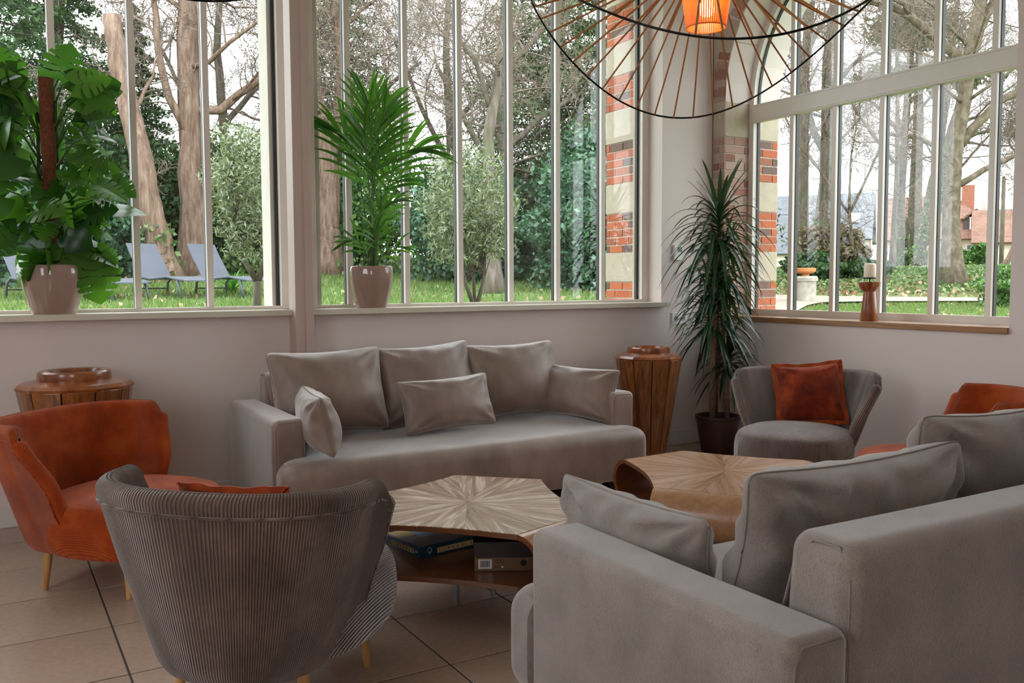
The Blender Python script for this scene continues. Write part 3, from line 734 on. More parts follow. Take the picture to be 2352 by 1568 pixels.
# ---------------------------------------------------------------- wooden pedestals (stave barrels)
def pedestal(label, loc, rz, sc, kind):
    o = empty('wooden_pedestal', loc, rz, label, 'pedestal', 'stave built wooden pedestals')
    n = 11; prof = [(.118, 0), (.232, .715), (.236, .745)]
    for i in range(n):
        a0, a1 = 2*PI*i/n+.012, 2*PI*(i+1)/n-.012; V = []
        for r, z in prof:
            r *= sc
            for a in (a0, (a0+a1)/2, a1): V.append((r*math.cos(a)*1.0, r*math.sin(a), z))
            for a in (a1, (a0+a1)/2, a0): V.append(((r-.03)*math.cos(a), (r-.03)*math.sin(a), z))
        F = []
        for q in range(2):
            for j in range(6): F.append((q*6+j, q*6+(j+1) % 6, q*6+6+(j+1) % 6, q*6+6+j))
        F += [(5, 4, 3, 2, 1, 0), (12, 13, 14, 15, 16, 17)]
        m = MB().add(V, F).make('stave', M['acacia'], o, bevel=.003)
    MB().lathe([(0, .01), (.10*sc, .01), (.205*sc, .70), (0, .70)], n).make('core', M['acacia_dark'], o)
    lip = [(.238*sc, .743), (.243*sc, .757), (.228*sc, .773), (.170*sc, .792 if kind else .786), (.150*sc, .790), (.10*sc, .770), (0, .765)]
    m = MB().lathe(lip, n, a0=PI/n if 0 else 0).make('shoulder', M['acacia_top'], o, True, 18)
    MB().lathe([(.118*sc, .775), (.150*sc, .785), (.153*sc, .80), (.150*sc, .824), (.142*sc, .832), (.112*sc, .830), (.102*sc, .815), (.100*sc, .775)], 16).make('rim', M['acacia_top'], o, True, 30)
    return o
pedestal('wooden stave pedestal standing between the back sofa and the dracaena', (4.07, 5.02, 0), .15, 1.0, 1)
_p = pedestal('wider wooden stave pedestal behind the left orange armchair', (.375, 5.06, 0), .4, 1.15, 0); _p.scale = (1, 1, 1.035)
# ---------------------------------------------------------------- candle and holder on the right sill
CX, CY, CZ = 5.118, 3.985, 1.0235
o = empty('candle_holder', (CX, CY, CZ), 0, 'turned wooden candle holder on the right window sill', 'candle holder')
MB().lathe([(0, 0), (.056, 0), (.058, .004), (.046, .11), (.038, .185), (.036, .20)], 32).make('base', M['candle_wood'], o, True, 50)
MB().lathe([(.036, .198), (.052, .208), (.068, .235), (.071, .262), (.066, .264), (.050, .262), (0, .258)], 32).make('cup', M['candle_wood'], o, True, 50)
MB().lathe([(0, .262), (.004, .262), (.004, .288), (0, .288)], 10).make('spike', M['blackmetal'], o)
MB().lathe([(0, .284), (.043, .284), (.045, .288), (.043, .292), (0, .292)], 32).make('drip_plate', M['blackmetal'], o, True, 40)
o = empty('candle', (CX, CY, CZ+.2922), 0, 'short ivory pillar candle on the wooden holder', 'candle')
MB().lathe([(0, 0), (.037, 0), (.0385, .004), (.0385, .082), (.033, .092), (.018, .096), (0, .094)], 32).make('wax_body', M['wax'], o, True, 50)
MB().tube([(0, 0, .092), (.001, .001, .1), (.007, .003, .104)], .0012, 6).make('wick', M['black'], o)
# ---------------------------------------------------------------- board games on the shelf of the near table
def txt(parent, s, size, mat, loc, rot, name='lettering', ext=.0003, align='CENTER'):
    cu = bpy.data.curves.new(name, 'FONT'); cu.body = s; cu.size = size; cu.extrude = ext; cu.align_x = align; cu.align_y = 'CENTER'; cu.materials.append(mat); cu.resolution_u = 2
    o = bpy.data.objects.new(name, cu); COL.objects.link(o)
    dg = bpy.context.evaluated_depsgraph_get(); me = bpy.data.meshes.new_from_object(o.evaluated_get(dg)); bpy.data.objects.remove(o)
    q = put(name, me, parent, loc, rot); return q
M['card_teal'] = plain('teal_card', c(20, 62, 80), .35, .15, 8, 0)
M['card_top'] = plain('game_lid_print', c(66, 92, 120), .3, .35, 7, 0)
M['card_yellow'] = plain('yellow_print', c(214, 176, 60), .4, .1, 9, 0)
M['card_blue'] = plain('pale_blue_print', c(110, 160, 190), .4, .1, 9, 0)
M['tile_print'] = plain('letter_tile_print', c(222, 188, 130), .5, .05, 9, 0)
M['ink'] = plain('dark_ink', c(32, 26, 24), .5, 0, 5, 0)
M['card_brown'] = plain('brown_card', c(122, 92, 66), .6, .12, 9, .03)
M['card_dark'] = plain('dark_card', c(52, 38, 36), .5, .15, 9, .03)
M['paper'] = plain('white_paper', c(226, 224, 226), .6, .02, 5, 0)
o = empty('board_game_box', (1.437, 3.179, .2105), math.radians(9), 'flat teal word game box with letter tiles printed on its sides, on the table shelf', 'game box')
bw, bd, bh = .36, .27, .044
MB().box((0, 0, 0), (bw, bd, bh-.0005)).make('box', M['card_teal'], o, bevel=.0015)
MB().box((.004, .004, bh-.0006), (bw-.004, bd-.004, bh+.0004)).make('lid_print', M['card_top'], o)
MB().box((.01, .17, bh), (.09, bd-.01, bh+.0008)).make('yellow_patch', M['card_yellow'], o)
MB().box((.09, .12, bh), (.15, bd-.006, bh+.0007)).make('blue_patch', M['card_blue'], o)
txt(o, 'S', .11, M['card_teal'], (.22, .15, bh+.0007), (0, 0, .3), 'lid_letter')
word = 'SCRABBLE'
for i, ch in enumerate(word):
    s = .0225
    x = .082+i*s; p = MB().box((x, -.0012, .008), (x+s-.002, 0, .008+s-.002)).make('letter_tile', M['tile_print'], o)
    txt(o, ch, .0195, M['ink'], (x+s/2-.001, -.0016, .008+s/2-.001), (PI/2, 0, 0))
    s = .021
    y = .21-i*s; MB().box((-.0012, y-s+.002, .011), (0, y, .011+s-.002)).make('letter_tile', M['tile_print'], o)
    txt(o, ch, .018, M['ink'], (-.0016, y-s/2+.001, .011+s/2-.001), (PI/2, 0, -PI/2))
txt(o, '8+', .016, M['paper'], (-.0014, .024, .022), (PI/2, 0, -PI/2), 'age_mark')
# small tree shaped mark on the corner of the front side
MB().tube([(.045, -.001, .008), (.045, -.001, .020)], .0012, 6).tube([(.045+.009*math.cos(a), -.001, .026+.011*math.sin(a)) for a in np.linspace(-1.3, 4.2, 14)], .0011, 6).make('tree_mark', M['paper'], o)
o = empty('game_box', (1.548, 2.931, .2105), math.radians(-28), 'dark lidded box with a barcode label on its brown side, on the table shelf', 'game box')
MB().box((0, 0, 0), (.235, .19, .052)).make('tray', M['card_brown'], o, bevel=.0015)
MB().box((-.003, -.003, .053), (.238, .193, .112)).make('lid', M['card_dark'], o, bevel=.0015)
MB().box((.014, -.0014, .010), (.066, 0, .046)).make('barcode_label', M['paper'], o)
b = MB(); x = .022
for w_ in (1, 2, 1, 1, 3, 1, 2, 1, 1, 2, 3, 1, 1, 2, 1):
    b.box((x, -.0019, .016), (x+.0009*w_, -.0012, .041)); x += .0009*w_+.0011
b.make('bars', M['ink'], o); tag(o.children[-1], kind='stuff')
txt(o, 'CG', .020, M['ink'], (.098, -.0008, .036), (PI/2, 0, 0)); txt(o, 'LEO', .010, M['ink'], (.084, -.0008, .016), (PI/2, 0, 0))
MB().tube([(.105, -.001, .016), (.105, 0, .016)], .004, 12).make('dot_mark', M['paper'], o)
MB().tube([(.185, -.0012, .030), (.185, 0, .030)], .012, 16).make('round_mark', M['ink'], o)
# ---------------------------------------------------------------- pendant lamps
M['amber'] = NT('amber_ribbon').m
t = NT('amber_ribbon_2'); t.base(c(226, 146, 66)); t.set(Roughness=.4); tl = t.add('ShaderNodeBsdfTranslucent'); tl.inputs[0].default_value = c(246, 176, 92); mx = t.add('ShaderNodeMixShader'); mx.inputs[0].default_value = .5
t.ln(t.b.outputs[0], mx.inputs[1]); t.ln(tl.outputs[0], mx.inputs[2]); t.ln(mx.outputs[0], t.out.inputs[0]); M['amber'] = t.m
M['rib'] = plain('copper_rib', c(172, 106, 46), .45, .08, 5, 0)
t = NT('bulb_light'); e = t.add('ShaderNodeEmission'); e.inputs[0].default_value = (1, .86, .66, 1); e.inputs[1].default_value = 5; t.ln(e.outputs[0], t.out.inputs[0]); M['bulb'] = t.m
def pendant(label, loc, turn):
    x0, y0 = loc; o = empty('pendant_lamp', (x0, y0, 0), turn, label, 'pendant lamp', 'wide brimmed wire pendant lamps')
    Rr, zm, A = .70, 2.262, .19; zc0, zc1, r0, r1 = 2.298, 2.56, .078, .116
    rim = lambda a: (Rr*math.cos(a), Rr*math.sin(a), zm-A*math.cos(2*(a-PI/2)))
    P = [rim(2*PI*i/120) for i in range(121)]
    MB().tube(P, .0042, 8, False).make('rim', M['blackmetal'], o, True)
    for i in range(48):
        a = 2*PI*(i+.5)/48; p = np.array(rim(a)); q = np.array([r1*math.cos(a), r1*math.sin(a), zc1-.01])
        MB().tube([q, p], .0040, 6).make('rib', M['rib'], o)
    for r, z in ((r0, zc0), (r1, zc1)):
        MB().tube([(r*math.cos(2*PI*i/48), r*math.sin(2*PI*i/48), z) for i in range(49)], .003, 6, False).make('ring', M['rib'] if z > 2.5 else M['amber'], o)
    n = 60
    for i in range(n):
        a0, a1 = 2*PI*(i+.12)/n, 2*PI*(i+.88)/n
        V = [(r*math.cos(a), r*math.sin(a), z) for r, z in ((r0, zc0), (r1, zc1)) for a in (a0, a1)]+[((r-.0015)*math.cos(a), (r-.0015)*math.sin(a), z) for r, z in ((r0, zc0), (r1, zc1)) for a in (a0, a1)]
        MB().add(V, [(0, 1, 3, 2), (5, 4, 6, 7), (0, 4, 5, 1), (2, 3, 7, 6), (0, 2, 6, 4), (1, 5, 7, 3)]).make('slat', M['amber'], o)
    MB().lathe([(0, 2.342), (.018, 2.345), (.030, 2.359), (.031, 2.447), (.022, 2.477), (.016, 2.482), (0, 2.482)], 20).make('bulb', M['bulb'], o, True)
    MB().lathe([(0, 2.479), (.02, 2.479), (.02, 2.53), (.008, 2.54), (.003, 2.55), (.003, ZC-.03), (0, ZC-.03)], 12).make('cord', M['black'], o)
    MB().tube([(-r1, 0, zc1), (r1, 0, zc1)], .002, 6).tube([(0, -r1, zc1), (0, r1, zc1)], .002, 6).make('spider', M['blackmetal'], o)
    MB().lathe([(0, ZC-.03), (.05, ZC-.03), (.05, ZC), (0, ZC)], 20).make('ceiling_rose', M['blackmetal'], o)
    return o
pendant('wire pendant lamp with a lit amber crown at the top right', (2.50, 2.735), math.radians(-34))
pendant('wire pendant lamp of which only the lower rim shows at the top left', (.39, 1.91), math.radians(-11))
# ---------------------------------------------------------------- potted plants
def lobed_pot(parent, name, R_top, R_bot, H, mat, k=96):
    V = []; prof = []
    for i in range(15):
        t_ = i/14; r = R_bot+(R_top-R_bot)*math.sin(min(1, t_*1.08)*PI/2)**.85
        if t_ > .82: r *= 1-.035*((t_-.82)/.18)**2
        prof.append((r, H*t_))
    prof += [(prof[-1][0]-.006, H+.004), (prof[-1][0]-.014, H), (prof[-1][0]-.018, H-.03)]
    for j in range(k):
        a = 2*PI*j/k; lob = .035*(1-abs(math.cos(3.5*a)))**1.5
        for i, (r, z) in enumerate(prof): lb = 1-lob*(1-min(1, z/H)**5); V.append((r*lb*math.cos(a), r*lb*math.sin(a), z))
    m = len(prof); F = [(j*m+i, ((j+1) % k)*m+i, ((j+1) % k)*m+i+1, j*m+i+1) for j in range(k) for i in range(m-1)]
    b = MB().add(V, F); b.prism([(R_bot*.97*math.cos(2*PI*j/32), R_bot*.97*math.sin(2*PI*j/32)) for j in range(32)], .0, .01)
    b.make(name, mat, parent, True, 60)
    MB().lathe([(0, H-.02), (R_top*.9, H-.024), (R_top*.9, H-.05), (0, H-.05)], 32).make('soil', M['soil'], parent)
def frame_from(d, up=np.array([0, 0, 1.])):
    d = d/np.linalg.norm(d); r = np.cross(d, up); n = np.linalg.norm(r)
    r = np.array([1., 0, 0]) if n < 1e-4 else r/n
    return d, r, np.cross(r, d)
def monstera_leaf(L, cuts, curl, seed):
    """blade in local coords: base at origin, tip along +x, upper face +z"""
    g = np.random.default_rng(seed); V = []; F = []
    for sgn in (1, -1):
        ts = list(np.linspace(0, 1, 17)); cs = []
        if cuts:
            for tc in (.22, .38, .53, .68): 
                tc += g.uniform(-.02, .02); dep = g.uniform(.30, .5); cs.append((tc, dep)); ts += [tc-.028, tc-.012, tc+.012, tc+.028]
        ts = sorted(t for t in set(ts) if 0 <= t <= 1); start = len(V)
        for t_ in ts:
            wdt = .52*math.sin(PI*min(1, (t_*.93+.07))**.62)**.85 if t_ < .999 else 0
            cut = 1
            for tc, dep in cs:
                if abs(t_-tc) < .02: cut = dep
            for q in (0, .4, .7, 1):
                y = wdt*q*cut; x = t_*1.0+.16*q*cut*(wdt)-(.30*q*(1-t_)**3)
                z = .10*abs(y)**1.0-curl*(x**2)*.45-.35*curl*y*y
                V.append((x*L, sgn*y*L, z*L))
        m = 4
        for i in range(len(ts)-1):
            for q in range(3):
                a = start+i*m+q; f = (a, a+m, a+m+1, a+1); F.append(f if sgn > 0 else f[::-1])
    return np.array(V), F
LEAFV = []
def place_leaf(name, base, d, up, V, F, mat, parent):
    f, r, u = frame_from(np.array(d, float), np.array(up, float))
    Rm = Matrix(((f[0], -r[0], u[0]), (f[1], -r[1], u[1]), (f[2], -r[2], u[2]))); me = V if not isinstance(V, np.ndarray) else mesh(name, V, F, mat, True)
    q = put(name, me, parent, base, Rm.to_euler()); return q
# monstera on the left sill
mo = empty('monstera_plant', (.315, 5.488, 1.1353), 0, 'tall monstera climbing a coir pole in a taupe glazed pot on the left sill', 'potted plant')
lobed_pot(mo, 'pot', .160, .108, .262, M['ceramic'])
MB().tube([(0.0+.003*math.sin(i*1.3), -.03, .2+i*.106) for i in range(11)], [.036+.003*math.sin(i*2.1) for i in range(11)], 16).make('coir_pole', M['coir'], mo, True)
MB().tube([(.045, .02, .2), (.05, .01, .5), (.04, .02, .9), (.045, .0, 1.15)], [.018, .016, .014, .012], 8).tube([(-.045, .02, .2), (-.05, -.01, .5), (-.045, .02, .95)], [.018, .016, .012], 8).make('stem', M['stem'], mo, True)
meshes = [mesh('leaf', *monstera_leaf(1.0, cu, cl, 40+i), M['monstera'], True) for i, (cu, cl) in enumerate(((1, .5), (1, .8), (1, .3), (0, .7), (1, 1.0)))]
g = np.random.default_rng(5); nl = 0; N_ = 78
for i in range(N_):
    tz = i/(N_-1); z = .30+.98*tz; th = i*2.39996+g.uniform(-.4, .4)
    wid = .13+.15*math.sin(PI*min(1, tz*.95+.12))**.8
    if tz < .2: wid *= .75
    rad = wid*(.35+.65*abs(g.uniform(0, 1))**.6); x = rad*math.cos(th)*1.15; y = rad*math.sin(th)*.62-.04
    if y > .10: y = .10
    if z > .80 and y < .03 and abs(x) < .11: x = math.copysign(.14+g.uniform(0, .05), x)
    L = g.uniform(.13, .21); dx = math.copysign(abs(x)/.2, x)
    d = np.array([dx*.8+g.uniform(-.6, .6), min(-.05, y)*1.5+g.uniform(-.3, .15), g.uniform(-1.1, .25) if z < 1.08 else g.uniform(-.6, .8)])
    if z > .80 and y < .03 and abs(x) < .2: d[0] = math.copysign(abs(d[0])+.5, x)
    q = place_leaf('leaf', (x, y, z), d, (x*1.2+g.uniform(-.8, .8), g.uniform(-1.0, -.1), g.uniform(.1, .9)), meshes[int(g.integers(0, 5))], None, None, mo); q.scale = (L, L*g.uniform(.95, 1.2), L)
    if nl % 2 == 0:
        a_ = np.array([.03*math.copysign(1, x), 0, max(.26, z-.16-.1*abs(x))]); b_ = np.array([x, y, z]); mdl = (a_+b_)/2+[0, -.02, .05]
        MB().tube([a_, mdl, b_], [.006, .005, .0035], 6).make('petiole', M['stem'], mo, True)
    nl += 1
for (x, y, z), d, L in (((.10, -.09, .33), (.25, -.2, -1), .20), ((.19, -.10, .28), (.18, -.1, -1), .23), ((.21, -.07, .33), (.5, -.2, -.5), .15), ((.07, .06, 1.28), (.25, -.3, .8), .20), ((-.16, .02, 1.26), (-.45, -.2, .95), .17), ((.20, .03, 1.22), (.8, -.2, .35), .19), ((-.10, -.04, 1.16), (-1, -.3, -.12), .22), ((.16, .05, 1.12), (1, -.1, .1), .20)):
    q = place_leaf('leaf', (x, y, z), d, (0, -1, .35), meshes[int(g.integers(0, 3))], None, None, mo); q.scale = (L, L*1.15, L)
    MB().tube([(.03 if x > 0 else -.03, 0, max(.26, z-.25)), (x*.6, y*.7, z-.06 if z > .5 else z+.05), (x, y, z)], [.006, .005, .004], 6).make('petiole', M['stem'], mo, True)
# strap leaf made along a drooping line
def strap(P, Wd, fold=.15, droop_up=(0, 0, 1)):
    P = np.array(P, float); n = len(P); T = np.gradient(P, axis=0); T /= np.linalg.norm(T, axis=1, keepdims=True)
    Sd = np.cross(T, np.array(droop_up, float)); L = np.linalg.norm(Sd, axis=1, keepdims=True)
    Sd = np.where(L > 1e-3, Sd/np.maximum(L, 1e-3), np.array([[1., 0, 0]])); N = np.cross(Sd, T)
    V = []
    for i in range(n):
        w = Wd[i]
        V += [P[i]+Sd[i]*w+N[i]*w*fold, P[i], P[i]-Sd[i]*w+N[i]*w*fold]
    F = []
    for i in range(n-1): F += [(i*3, i*3+1, i*3+4, i*3+3), (i*3+1, i*3+2, i*3+5, i*3+4)]
    return np.array(V), F
# kentia palm on the right sill
pa = empty('palm_plant', (2.155, 5.478, 1.1353), 0, 'kentia palm with arching fronds in a taupe glazed pot on the right sill', 'potted plant')
lobed_pot(pa, 'pot', .142, .096, .264, M['ceramic'])
MB().tube([(-.085, -.02, .24), (-.135, -.03, .37)], .005, 6).make('support_stick', M['black'], pa)
g = np.random.default_rng(8)
fr_specs = [  # tip direction in the picture plane (dx), height of the top, lean, leaflet length
    (-.22, 1.14, .02, .36, 22), (-.05, 1.30, -.04, .38, 22), (.14, 1.22, .03, .36, 22), (.34, 1.08, -.06, .34, 20), (.07, 1.26, -.10, .34, 18),
    (-.10, 1.10, -.11, .34, 18), (.27, .86, -.08, .24, 12), (.14, .70, -.12, .20, 12), (.02, .62, -.06, .20, 12), (-.18, .46, -.05, .2, 12), (-.08, .52, -.12, .18, 12), (.22, .42, -.06, .15, 8)]
for dx, H, dy, LL, nlf in fr_specs:
    bx, by = g.uniform(-.03, .03), g.uniform(-.03, .02); P = []; dx *= .78
    for i in range(13):
        t_ = i/12; P.append((bx+dx*t_**2.0*1.0, by+dy*t_**1.6, .22+(H-.22)*(1-(1-t_)**1.35) - (.10*max(0, t_-.8)/.2)*abs(dx)*2))
    P = np.array(P); P[:, 1] = np.minimum(P[:, 1], .06)
    fr_ = MB().tube(P, np.linspace(.0065, .0022, 13), 6).make('frond', M['stem'], pa, True)
    start = .52 if H > .8 else .45
    for j in range(nlf):
        t_ = start+(1-start)*(j//2)/(nlf//2-1); i = min(11, int(t_*12)); f = t_*12-i; p = P[i]+(P[min(12, i+1)]-P[i])*f
        T = P[min(12, i+1)]-P[i]; T /= np.linalg.norm(T); sd = 1 if j % 2 else -1
        side = np.cross(T, [0, -1., .0]); side /= max(1e-6, np.linalg.norm(side)); side *= sd
        q = (t_-start)/(1-start); L = LL*(.55+.6*math.sin(PI*(.18+.7*q)))*g.uniform(.9, 1.05)
        d = T*(.50+.75*q)+side*(.95-.55*q)+np.array([0, -.18*g.uniform(0, 1), .25]); d /= np.linalg.norm(d)
        pts = []
        for k_ in range(7):
            s = k_/6; pts.append(p+d*L*s+np.array([0, 0, -1])*L*.42*s**2.2*.62)
        pts = np.array(pts); pts[:, 1] = np.minimum(pts[:, 1], .10)
        w = [max(.0006, .0105*math.sin(PI*min(1, (.1+.9*s_)))**.7*(LL/.34)**.5) for s_ in np.linspace(0, 1, 7)]
        V, F = strap(pts, w, .25, (0, -1, .2)); put('leaflet', mesh('leaflet', V, F, M['palm'], True), fr_)
# dracaena in the corner
dr = empty('dracaena_plant', (4.69, 4.965, 0), 0, 'tall dracaena with three canes in a dark brown pot in the corner', 'potted plant')
MB().lathe([(0, 0), (.112, 0), (.116, .006), (.160, .27), (.166, .275), (.167, .295), (.158, .297), (.152, .285), (.150, .25), (0, .25)], 40).make('pot', M['pot_brown'], dr, True, 40)
MB().lathe([(0, .262), (.15, .258), (.15, .24), (0, .24)], 32).make('soil', M['soil'], dr)
g = np.random.default_rng(3)
canes = [([(-.055, .0, .25), (-.05, .01, .7), (-.04, 0, 1.15), (-.01, 0, 1.62)], .021), ([(.0, .05, .25), (.0, .05, .6), (-.03, .03, .95)], .017), ([(.085, -.01, .25), (.09, 0, .5), (.10, 0, .66)], .02), ([(.04, .07, .25), (.04, .06, .8), (.035, .04, 1.36)], .018)]
for P, r in canes: MB().tube(P, [r*1.1]+[r]*(len(P)-2)+[r*.8], 10).make('cane', M['cane'], dr, True)
heads = [((-.01, 0, 1.60), .52, 78, .24), ((.04, .03, 1.30), .44, 66, .20), ((-.03, .02, .95), .46, 72, .20), ((.10, 0, .66), .34, 44, .12), ((-.03, 0, 1.15), .40, 36, .25)]
for (hx, hy, hz), L0, n, hh in heads:
    for i in range(n):
        t_ = (i+.5)/n; th = i*2.39996+g.uniform(-.2, .2); el = 1.30-1.55*t_**.85+g.uniform(-.12, .12); L = L0*(.80+.35*g.uniform(0, 1))*(1.08-.20*t_)
        d = np.array([math.cos(th)*math.cos(el), math.sin(th)*math.cos(el), math.sin(el)]); p0 = np.array([hx, hy, hz+hh*(1-t_)-.04])
        sag = L*(.55+.25*t_)*(1 if el < 1.0 else .3); pts = []
        for k_ in range(9):
            s = k_/8; p = p0+d*L*s*(1-.10*s)+np.array([0, 0, -1])*sag*s**2.1; pts.append(p)
        pts = np.array(pts)
        pts[:, 1] = np.minimum(pts[:, 1], YB-4.965-.02); pts[:, 0] = np.minimum(pts[:, 0], .32+.25*np.clip((pts[:, 2]-1.06)*20, 0, 1)*(pts[:, 1] < .3))
        w = [.0165*min(1, .45+2.5*s)*(1-s**3)**.8+.0003 for s in np.linspace(0, 1, 9)]
        V, F = strap(pts, w, .3); put('leaf', mesh('leaf', V, F, M['dracaena'], True), dr)
# ---------------------------------------------------------------- garden: ground
def sm(a, b, x): t_ = np.clip((x-a)/(b-a), 0, 1); return t_*t_*(3-2*t_)
def ground(x, y):
    x = np.asarray(x, float); y = np.asarray(y, float); r = np.hypot(x, y); az = np.degrees(np.arctan2(x, y))
    zl = np.interp(r, [5, 9, 16, 17, 23, 40, 80, 150], [.70, .84, .98, 1.06, 1.42, 1.9, 2.2, 2.4])
    zr = np.interp(r, [5, 9, 22, 26, 29, 32, 36, 45, 70, 80, 150], [.55, .60, .66, .70, 1.06, 1.30, 1.58, 1.75, 2.1, 2.3, 2.6])
    f = sm(34, 46, az)
    return zl*(1-f)+zr*f
def gz(x, y): return float(ground(x, y))
M['lawn'] = None
t = NT('lawn_grass'); v = t.coords(); n = t.noise(v, 1.1, 4); n2 = t.noise(v, 30, 3)
t.base(t.mix(.45, t.ramp(n, [(.3, c(88, 110, 54)), (.6, c(104, 128, 66)), (.8, c(122, 130, 88))]), t.ramp(n2, [(.3, c(72, 96, 46)), (.7, c(130, 148, 92))]))); t.set(Roughness=.9); t.bump(n2, .5, .05); M['lawn'] = t.m
rs = np.concatenate([np.linspace(5.6, 30, 62), np.linspace(31, 150, 50)]); azs = np.radians(np.linspace(-75, 130, 150))
Rg, Ag = np.meshgrid(rs, azs, indexing='ij'); X = Rg*np.sin(Ag); Y = Rg*np.cos(Ag); Z = ground(X, Y)+.03*np.sin(X*1.7)*np.cos(Y*1.3)
F = np.array(quadgrid(len(rs), len(azs))); ctr = np.stack([X, Y], -1).reshape(-1, 2)[F].mean(1)
ok = ~((ctr[:, 0] < 5.75) & (ctr[:, 1] < 6.2)); V = np.stack([X, Y, Z], -1).reshape(-1, 3)
tag(put('lawn', mesh('lawn', V, F[ok], M['lawn'], True)), kind='structure')
# ground right up to the walls
tag(MB().box((XL-4, 5.87, .3), (4.5, 6.5, .69)).box((5.65, -6, .3), (6.6, 6.5, .56)).make('ground_strip', M['lawn']), kind='structure')
# grass blades and leaf litter
def blades(name, r0, r1, a0, a1, n, h, mat, seed, w=.5):
    g = np.random.default_rng(seed); r = np.sqrt(g.uniform(r0**2, r1**2, n)); a = np.radians(g.uniform(a0, a1, n)); x = r*np.sin(a); y = r*np.cos(a)
    k = ~((x < 5.9) & (y < 6.3)); x = x[k]; y = y[k]; n = len(x); z = ground(x, y)
    th = g.uniform(0, 2*PI, n); hh = h*g.uniform(.5, 1.3, n); ww = hh*.18*w*2; lx = g.normal(0, .35, n)*hh; ly = g.normal(0, .35, n)*hh
    V = np.stack([np.stack([x-np.cos(th)*ww, y-np.sin(th)*ww, z-.01], -1), np.stack([x+np.cos(th)*ww, y+np.sin(th)*ww, z-.01], -1), np.stack([x+lx, y+ly, z+hh], -1)], 1).reshape(-1, 3)
    tint = np.repeat(g.uniform(0, 1, n), 3)
    return tag(put(name, mesh(name, V, np.arange(3*n, dtype=np.int32).reshape(-1, 3), mat, False, tint=tint)), kind='stuff')
M['blade'] = leafmat('grass_blade', c(78, 104, 52), c(132, 152, 96), .3, .6, True, .2)
M['ivy'] = leafmat('ivy_leaf', c(54, 84, 44), c(134, 156, 104), .25, .4, True)
M['litter'] = leafmat('dry_leaf', c(120, 84, 58), c(206, 180, 156), .1, .7, True, .1)
blades('grass', 7, 26, -14, 40, 70000, .085, M['blade'], 1); blades('grass', 8, 26, 44, 64, 45000, .075, M['blade'], 2)
# ---------------------------------------------------------------- foliage and tree tools
def leafcards(P, size, g, elong=1.9, up=.3, flat=None):
    n = len(P); d = g.normal(size=(n, 3)); d[:, 2] += up; d /= np.linalg.norm(d, axis=1, keepdims=True)
    q = g.normal(size=(n, 3)); s = np.cross(d, q); s /= np.maximum(np.linalg.norm(s, axis=1, keepdims=True), 1e-6)
    L = (size*g.uniform(.6, 1.3, n))[:, None]; w = L/elong/2
    V = np.stack([P-d*L*.5, P+s*w, P+d*L*.5, P-s*w], 1).reshape(-1, 3)
    return V, np.arange(4*n, dtype=np.int32).reshape(-1, 4), np.repeat(g.uniform(0, 1, n), 4)
def blobs(spec, g):
    """points in the outer part of ellipsoids: list of (centre, radii, n)"""
    out = []
    for ctr, rad, n in spec:
        d = g.normal(size=(n, 3)); d /= np.linalg.norm(d, axis=1, keepdims=True); r = g.uniform(.25, 1, n)**.45
        lump = 1+.18*np.sin(d[:, 0]*7+ctr[0])*np.sin(d[:, 1]*6+ctr[1])+.15*np.sin(d[:, 2]*8+ctr[2])
        out.append(np.array(ctr)+d*(r*lump)[:, None]*np.array(rad))
    return np.concatenate(out)
def scatter_leaves(name, r0, r1, a0, a1, n, size, h, mat, seed):
    g = np.random.default_rng(seed); r = np.sqrt(g.uniform(r0**2, r1**2, n)); a = np.radians(g.uniform(a0, a1, n)); x = r*np.sin(a); y = r*np.cos(a)
    P = np.stack([x, y, ground(x, y)+h*g.uniform(0.05, 1, n)], -1); V, F, T = leafcards(P, size, g, 1.4, .1)
    return tag(put(name, mesh(name, V, F, mat, False, tint=T)), kind='stuff')
scatter_leaves('ivy_cover', 27.4, 44, 42, 66, 30000, .12, .2, M['ivy'], 4)
scatter_leaves('leaf_litter', 8, 24, -14, 40, 700, .10, .07, M['litter'], 5)
scatter_leaves('leaf_litter', 13, 24, 45, 66, 500, .10, .06, M['litter'], 6)
scatter_leaves('leaf_litter', 26.6, 32, 46, 66, 2600, .13, .16, M['litter'], 7)
scatter_leaves('undergrowth', 24, 33, -14, 36, 16000, .16, .5, M['ivy'], 9)
def bark(name, lo, mid, hi, green=0.0, stretch=(5, 5, .9)):
    t = NT(name); v = t.coords(scale=stretch); n = t.noise(v, 2.2, 6, .65)
    col = t.ramp(n, [(.3, lo), (.5, mid), (.7, hi)])
    if green: col = t.mix(t.ramp(t.noise(t.coords(), 1.2, 4), [(.45, (0, 0, 0, 1)), (.65, (green,)*3+(1,))]), col, c(92, 108, 62))
    t.base(col); t.set(Roughness=.95, Specular_IOR_Level=.1); t.bump(n, .9, .06); return t.m
M['bark_red'] = bark('reddish_bark', c(92, 72, 60), c(128, 106, 92), c(158, 138, 124))
M['bark_grey'] = bark('grey_bark', c(84, 76, 70), c(112, 102, 94), c(140, 130, 122), .45)
M['bark_plane'] = bark('plane_bark', c(80, 70, 58), c(108, 96, 82), c(136, 126, 110), .15, (3, 3, 2))
M['bark_dark'] = bark('dark_bark', c(62, 54, 48), c(94, 84, 76), c(124, 112, 102), .5)
M['twig'] = plain('grey_twig', c(128, 114, 102), .9, .2, 3, 0); M['twig_dark'] = plain('brown_twig', c(96, 84, 74), .9, .2, 3, 0)
M['conifer'] = leafmat('conifer_needles', c(42, 62, 40), c(104, 124, 84), .12, .6, True, .2)
M['evergreen'] = leafmat('dark_evergreen', c(28, 52, 30), c(78, 110, 62), .15, .5, True, .3)
M['laurel'] = leafmat('laurel_leaf', c(30, 60, 44), c(96, 134, 104), .15, .3, True)
